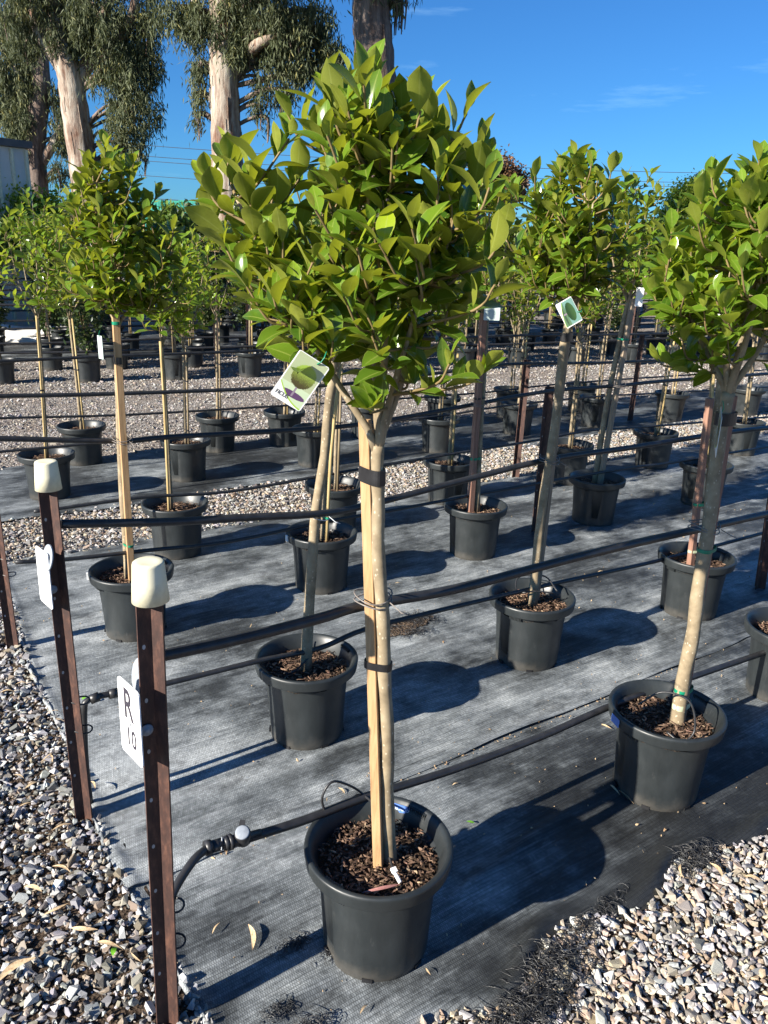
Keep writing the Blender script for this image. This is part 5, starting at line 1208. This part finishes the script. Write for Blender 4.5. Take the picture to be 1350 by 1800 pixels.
def big_gum(k, label, barkm, n_clump, seed, per=70, shade_clumps=()):
    g = L['gums'][k]; g['blobs'] = g['blobs'] + list(shade_clumps); tp = [Vector(q) for q in g['trunk']]; base = Vector((tp[0].x + (tp[0].x-tp[1].x)*1.2, tp[0].y, 0)); top = tp[-1] + (tp[-1]-tp[-2])*1.2
    root = empty('gum_tree', base, label, 'tree'); org = base[:]; path = bez([base - Vector((0, 0, .1))] + tp + [top], 7); n = len(path); mb = MB(); r = random.Random(seed)
    rad = [g['r']*(1.22*math.exp(-i*.22)*.25 + 1.02 - .55*i/n)*(1 + .035*math.sin(i*2.1)) for i in range(n)]
    mb.tube(path, rad, 18)
    # long loose strips and burrs of bark standing proud of the trunk
    for _ in range(45):
        i = r.randrange(2, n-5); a = r.uniform(0, 6.28); ln = r.randrange(1, 4); P = []
        for j in range(ln+1):
            q = path[i+j]; P.append(q + Vector((math.cos(a), math.sin(a), 0))*(rad[i+j]*1.005 + r.uniform(0, .012)))
        mb.tube(P, [.012*r.uniform(.5, 1.2)]*(ln+1), 4, False, False)
    mb.build('trunk', M[barkm], root, org)
    for l_ in g['limbs']:
        lp = [Vector(q) + Vector((0, r.uniform(-.3, .3)*i, 0)) for i, q in enumerate(l_)]; P = bez(lp, 5); mb = MB(); mb.tube(P, [g['r']*(.42 - .26*i/len(P)) for i in range(len(P))], 10); mb.build('branch', M['gum_bark'], root, org)
    # thin hanging branchlets
    mb = MB()
    for c, rx, rz in g['blobs']:
        near_ = min(path, key=lambda q: (q - Vector(c)).length + abs(q.z - c[2] + .4))
        for _ in range(3):
            t = Vector(c) + Vector((r.uniform(-.6, .6)*rx, r.uniform(-.5, .5)*rx, r.uniform(-.5, .6)*rz)); P = bez([near_, near_.lerp(t, .6) + Vector((0, 0, .5*rz)), t, t - Vector((0, 0, .5))], 4)
            mb.tube(P, [.05*(1-.85*i/len(P)) for i in range(len(P))], 5, False)
    mb.build('twig', M['gum_bark_brown'], root, org)
    P, Fa, To = clump_foliage(seed, g['blobs'], n_clump, per, .16, .80, .19); foliage_obj('crown', P, Fa, To, M['gum_leaf'], root, org)
    return root
big_gum('g2', 'tall gum tree with pale peeling trunk and drooping grey green leaves', 'gum_bark', 540, 3)
big_gum('g1', 'gum tree with smooth grey limbs and a wide dense crown', 'gum_bark', 620, 5)
big_gum('g0', 'gum tree with dark trunk half hidden beside the cream shed', 'gum_bark_brown', 380, 7)
big_gum('g3', 'thick gum trunk, painted shade brown, bare of leaves behind the tallest ficus', 'gum_bark_brown', 420, 9, shade_clumps=[((-2.6, 15.3, 7.9), 1.7, 1.0), ((-1.6, 16.2, 8.6), 1.6, 1.0), ((-3.6, 14.6, 8.4), 1.5, .9), ((.6, 17, 9.0), 1.8, 1.1)])  # extra clumps above the view, added to throw shade on this trunk

def round_tree(name, label, base, h, rx, rz, m, n_clump, seed, leaf=.10):
    root = empty(name, base, label, 'tree'); org = base; mb = MB(); b = Vector(base); mb.tube([b, b + Vector((.05, 0, h*.5)), b + Vector((0, 0, h))], [rx*.13, rx*.1, rx*.05], 8); mb.build('trunk', M['gum_bark_brown'], root, org)
    blobs = [((base[0], base[1], h), rx, rz)] + [((base[0] + rx*.6*math.cos(a), base[1] + rx*.6*math.sin(a), h + rz*.3*math.sin(a*2)), rx*.5, rz*.55) for a in (0, 1.3, 2.6, 3.9, 5.2)]
    P, Fa, To = clump_foliage(seed, blobs, n_clump, 40, leaf, .1, rx*.22); foliage_obj('crown', P, Fa, To, m, root, org); return root
round_tree('bronze_tree', 'distant rounded tree with bronze brown foliage', (4.75, 40, 0), 4.75, 1.35, 1.25, M['red_leaf'], 420, 3, .16)
round_tree('clipped_tree', 'distant round clipped green tree beyond the pots', (7.75, 22, 0), 2.92, .80, .84, M['leaf_lime'], 520, 5, .085)
round_tree('clipped_tree', 'yellow green rounded shrub by the cream shed', (-7.35, 17, 0), 2.0, .80, .80, M['leaf_lime'], 420, 6, .085)
for i, (x, y, h, rx) in enumerate([(-14, 48, 3.2, 2.6), (-5, 52, 2.9, 2.4), (1, 55, 3.2, 2.6), (8, 50, 2.8, 2.5), (13, 52, 3.1, 2.6), (18, 47, 2.9, 2.5), (24, 50, 3.2, 2.8), (-22, 50, 3.4, 3.0)]):
    t = round_tree('distant_tree', 'low dark distant tree on the skyline behind the nursery', (x, y, 0), h*.55, rx, h*.42, M['far_leaf_dark'], 260, 60+i, .24); t['group'] = 'distant skyline trees'

# ------------------------------------------------------------------ far nursery rows across the drive
def proto(name, label, seed, crown, leafm, n_clump, leaf, stem=True):
    root = empty(name, (0, 0, 0), label, 'potted tree', label.split(',')[0]); link('pot', POT_ME, root); link('soil', SOIL_ME, root)
    r = random.Random(seed); mb = MB(); top = crown[0][0][2]
    mb.tube([(0, 0, .25), (.015, 0, top*.5), (0, .01, top)], [.016, .014, .009], 7); mb.build('trunk', M['bark'], root)
    if stem:
        mb = MB(); mb.tube([(.03, -.02, .25), (.035, -.02, top*.8)], .010, 6); mb.build('stake', M['cane' if seed % 2 else 'bamboo'], root)
    mb = MB()
    for c, rx, rz in crown:
        for _ in range(7):
            a = r.uniform(0, 6.28); mb.tube(bez([(0, 0, c[2]-rz*.8), (math.cos(a)*rx*.4, math.sin(a)*rx*.4, c[2]), (math.cos(a)*rx*.8, math.sin(a)*rx*.8, c[2]+rz*r.uniform(-.2, .7))], 3), .004, 4, False)
    mb.build('twig', M['twig'], root)
    P, Fa, To = clump_foliage(seed, crown, n_clump, 13, leaf, .05, .085); foliage_obj('crown', P, Fa, To, leafm, root, (0, 0, 0)); return root
def copy_tree(o, parent=None):
    c = o.copy(); COL.objects.link(c)
    if parent is not None: c.parent = parent
    for ch in o.children: copy_tree(ch, c)
    return c
protos = [proto('potted_standard', 'standard tree with round crown in a black pot across the drive', 11, [((0, 0, 1.75), .30, .36), ((.05, 0, 2.0), .18, .22)], M['far_leaf'], 130, .085),
          proto('potted_standard', 'dark leaved standard tree in a black pot across the drive', 12, [((0, 0, 1.65), .34, .42), ((-.05, 0, 2.0), .2, .25)], M['far_leaf_dark'], 150, .08),
          proto('potted_shrub', 'bushy column shrub in a black pot across the drive', 13, [((0, 0, .85), .27, .45), ((0, 0, 1.45), .22, .5)], M['far_leaf_dark'], 190, .07, False),
          proto('potted_shrub', 'orange tipped shrub in a black pot across the drive', 14, [((0, 0, .95), .30, .45), ((0, 0, 1.4), .2, .3)], M['orange_tip'], 120, .075),
          proto('potted_standard', 'pale green standard tree in a black pot across the drive', 15, [((0, 0, 1.8), .26, .32)], M['far_leaf'], 95, .085)]
r = random.Random(21); first = [True]*len(protos); fd = Vector((math.cos(R(23)), math.sin(R(23)), 0)); fn = Vector((-fd.y, fd.x, 0)); F0 = Vector((-4.95, 10.36, 0)); cnt = 0
for ri, (off, sp, jit) in enumerate([(0, 1.1, .12), (1.05, 1.0, .15), (2.0, 1.1, .2), (3.0, 1.05, .2), (4.0, 1.05, .2), (6.0, 1.2, .3), (7.4, 1.3, .3), (9.5, 1.5, .3), (12, 1.7, .4)]):
    t = -2.2 - off*.35
    while t < 22:
        p = F0 + fd*(t + r.uniform(-jit, jit)) + fn*(off + r.uniform(-.08, .08)); t += sp
        x, y, z = project(np.array([[p.x, p.y, 1.2]])); 
        if not (-130 < x[0] < 1480): continue
        wts = [4, 3, 2, 1, 4] if ri < 2 else [3, 5, 4, 1, 2]; k = r.choices(range(5), wts)[0]
        if first[k]: o = protos[k]; first[k] = False
        else: o = copy_tree(protos[k])
        o.location = p; o.rotation_euler.z = r.uniform(0, 6.28); s = r.uniform(.88, 1.08); o.scale = (s, s, s*r.uniform(.94, 1.08)); cnt += 1
for k in range(5):
    if first[k]: protos[k].location = F0 + fd*(3+k) + fn*14
for ri, off in enumerate((0, 1.05, 2.9, 4.0, 6.0)):
    for z, lb in ((1.02, 'support'), (.42, 'drip')):
        a = F0 + fd*(-4) + fn*(off-.05) + Vector((0, 0, z)); pts = [a + fd*q*2.2 + Vector((0, 0, .03*math.sin(q*2.1+ri))) for q in range(12)]
        o, _ = pipe(lb + '_pipe', pts, .016, 'black %s pipe running through the far pot rows across the drive' % lb); o['group'] = 'far %s pipes' % lb
    for q in range(5):
        b = F0 + fd*(q*3.6 - .9 + ri*.7) + fn*(off - .05); x, y, z = project(np.array([[b.x, b.y, .5]]))
        if -50 < x[0] < 1400: picket(b, b + Vector((.02, 0, 1.15)), 'dark steel post in the far pot rows across the drive', cap=False, group='far row posts', hole0=9)
# overhead line across the skyline
pl = empty('power_line', (-40, 62, 0), 'overhead power line with thin wires crossing the sky', 'power line')
PA, PB = Vector((-40, 62, 0)), Vector((52, 74, 0))
for b in (PA, PB):
    mb = MB(); mb.tube([b, b + Vector((0, 0, 9.6))], [.2, .13], 10); mb.box(b + Vector((0, 0, 9.2)), (.12, 2.4, .12)); mb.box(b + Vector((0, 0, 6.2)), (.1, 1.6, .1)); mb.build('pole', M['pole'], pl, PA[:])
for (dy, z, rd) in ((-1.1, 9.3, .022), (-.1, 8.65, .022), (.9, 8.4, .022), (0, 7.3, .02), (-.7, 5.7, .028), (.7, 5.4, .028)):
    mb = MB(); mb.tube([PA.lerp(PB, t) + Vector((0, dy, z - 1.3*4*t*(1-t))) for t in np.linspace(0, 1, 25)], rd, 5, False); mb.build('wire', M['cable'], pl, PA[:])

# ------------------------------------------------------------------ sheds, crates, stacked sheets
so_ = Vector((-7.25, 17.0, 0)); wd = Vector((-.6, -.8, 0)); inn = Vector((-.8, .6, 0)); sz = 3.45; WL, DL = 7.0, 4.5
sh = empty('cream_shed', so_, 'cream sheet metal shed with dark roof edge beside the gum trees', 'shed')
rot = Matrix(((-wd.x, inn.x, 0), (-wd.y, inn.y, 0), (0, 0, 1)))
mb = MB(); mb.box(wd*WL/2 + inn*DL/2 + Vector((0, 0, sz/2)), (WL, DL, sz), rot); mb.build('wall', M['shed_wall'], sh)
q = .03
while q < WL:
    mb = MB(); mb.box(wd*q - inn*.03 + Vector((0, 0, sz/2 - .01)), (.05, .09, sz - .04), rot); mb.build('batten', M['cap'], sh); q += .30
mb = MB(); mb.box(wd*WL/2 + inn*DL/2 + Vector((0, 0, sz + .07)), (WL+.16, DL+.24, .13), rot); mb.build('roof', M['shed_roof'], sh)
ts = empty('tan_shed', (-6.6, 24.5, 0), 'tan ribbed shed with a silver spinning roof vent', 'shed')
rot = Matrix.Rotation(R(28), 3, 'Z'); c0 = Vector((-5.9, 25.6, 0))
mb = MB(); mb.box(c0 + Vector((0, 0, 1.14)), (1.9, 1.3, 2.28), rot); mb.build('wall', M['tan_wall'], ts, (-6.6, 24.5, 0))
for i in range(8):
    mb = MB(); mb.box(c0 + rot @ Vector((-.92 + i*.262, -.665, 1.13)), (.05, .03, 2.24), rot); mb.build('rib', M['tan_wall'], ts, (-6.6, 24.5, 0))
mb = MB(); mb.box(c0 + Vector((0, 0, 2.31)), (2.0, 1.4, .05), rot); mb.build('roof', M['tan_wall'], ts, (-6.6, 24.5, 0))
vt = MB(); vc = c0 + Vector((-.62, .1, 2.33)); vt.lathe([(.13, 0), (.12, .16)], 20, centre=vc); va = vt.build('vent', M['galv'], ts, (-6.6, 24.5, 0))
for i in range(16):
    a = 2*math.pi*i/16; mb = MB(); P = [vc + Vector((math.cos(a+.5*t)*rr, math.sin(a+.5*t)*rr, zz)) for t, rr, zz in ((0, .12, .17), (.4, .185, .23), (.7, .17, .31), (1, .06, .36))]; mb.tube(P, .02, 4, False, False); mb.build('vane', M['galv'], va, (-6.6, 24.5, 0)); bpy.context.scene.collection.objects[-1].location = (0, 0, 0)
mb = MB(); mb.box((-6.98, 23.6, 1.25), (.07, .07, 2.5)); o = mb.build('timber_post', M['stake']); tag(o, 'pale timber post in front of the tan ribbed shed', 'post')
def crate(x, y, z, m):
    mb = MB(); w_, d_, h_ = .62, .62, .40
    for zz in (.02, .37): 
        for sx in (-1, 1): mb.box((x + sx*(w_/2-.02), y, z + zz), (.04, d_, .06 if zz > .1 else .05))
        for sy in (-1, 1): mb.box((x, y + sy*(d_/2-.02), z + zz), (w_-.09, .04, .06 if zz > .1 else .05))
    for i in range(6):
        q = -w_/2 + .02 + i*(w_-.04)/5
        for sy in (-1, 1): mb.box((x + q, y + sy*(d_/2-.021), z + .2), (.055, .034, .30))
        for sx in (-1, 1): mb.box((x + sx*(w_/2-.021), y + q, z + .2), (.034, .05, .30))
    mb.box((x, y, z + .03), (w_-.1, d_-.1, .02)); return mb
i = 0
for cx, cy, k_, m in ((-8.75, 31.2, 8, 'crate_teal'), (-8.1, 31.6, 8, 'crate_teal'), (-7.45, 31.0, 8, 'crate_teal'), (-6.85, 31.4, 8, 'crate_green'), (-6.2, 31.2, 7, 'crate_teal'), (-5.5, 31.5, 7, 'crate_teal')):
    for j in range(k_):
        o = crate(cx, cy, j*.402, cx and 0).build('plastic_crate', M['crate_green' if (m == 'crate_green' and j > 4) else 'crate_teal']) if j >= k_-4 else None
        if o: tag(o, 'green slatted plastic crate in the tall stacks behind the tan shed', 'crate', 'stacked green crates')
        else:
            o = crate(cx, cy, j*.402, 0).build('plastic_crate', M['crate_teal']); tag(o, 'green slatted plastic crate in the tall stacks behind the tan shed', 'crate', 'stacked green crates')
for j in range(3):
    mb = MB(); V = []; nx, ny = 14, 6
    for b in range(ny+1):
        for a in range(nx+1): V.append((-8.6 + a*.20, 14.35 + b*.13 + j*.06, .06 + j*.085 + .03*math.sin(a*.9+j) + .02*math.sin(b*1.7+a)))
    mb.add(V, [(b*(nx+1)+a, b*(nx+1)+a+1, (b+1)*(nx+1)+a+1, (b+1)*(nx+1)+a) for b in range(ny) for a in range(nx)]); o = mb.build('folded_sheet', M['white_sheet']); sd = o.modifiers.new('t', 'SOLIDIFY'); sd.thickness = .07
    tag(o, ('lowest', 'middle', 'topmost')[j] + ' folded white plastic sheet of the pile by the cream shed', 'sheet')
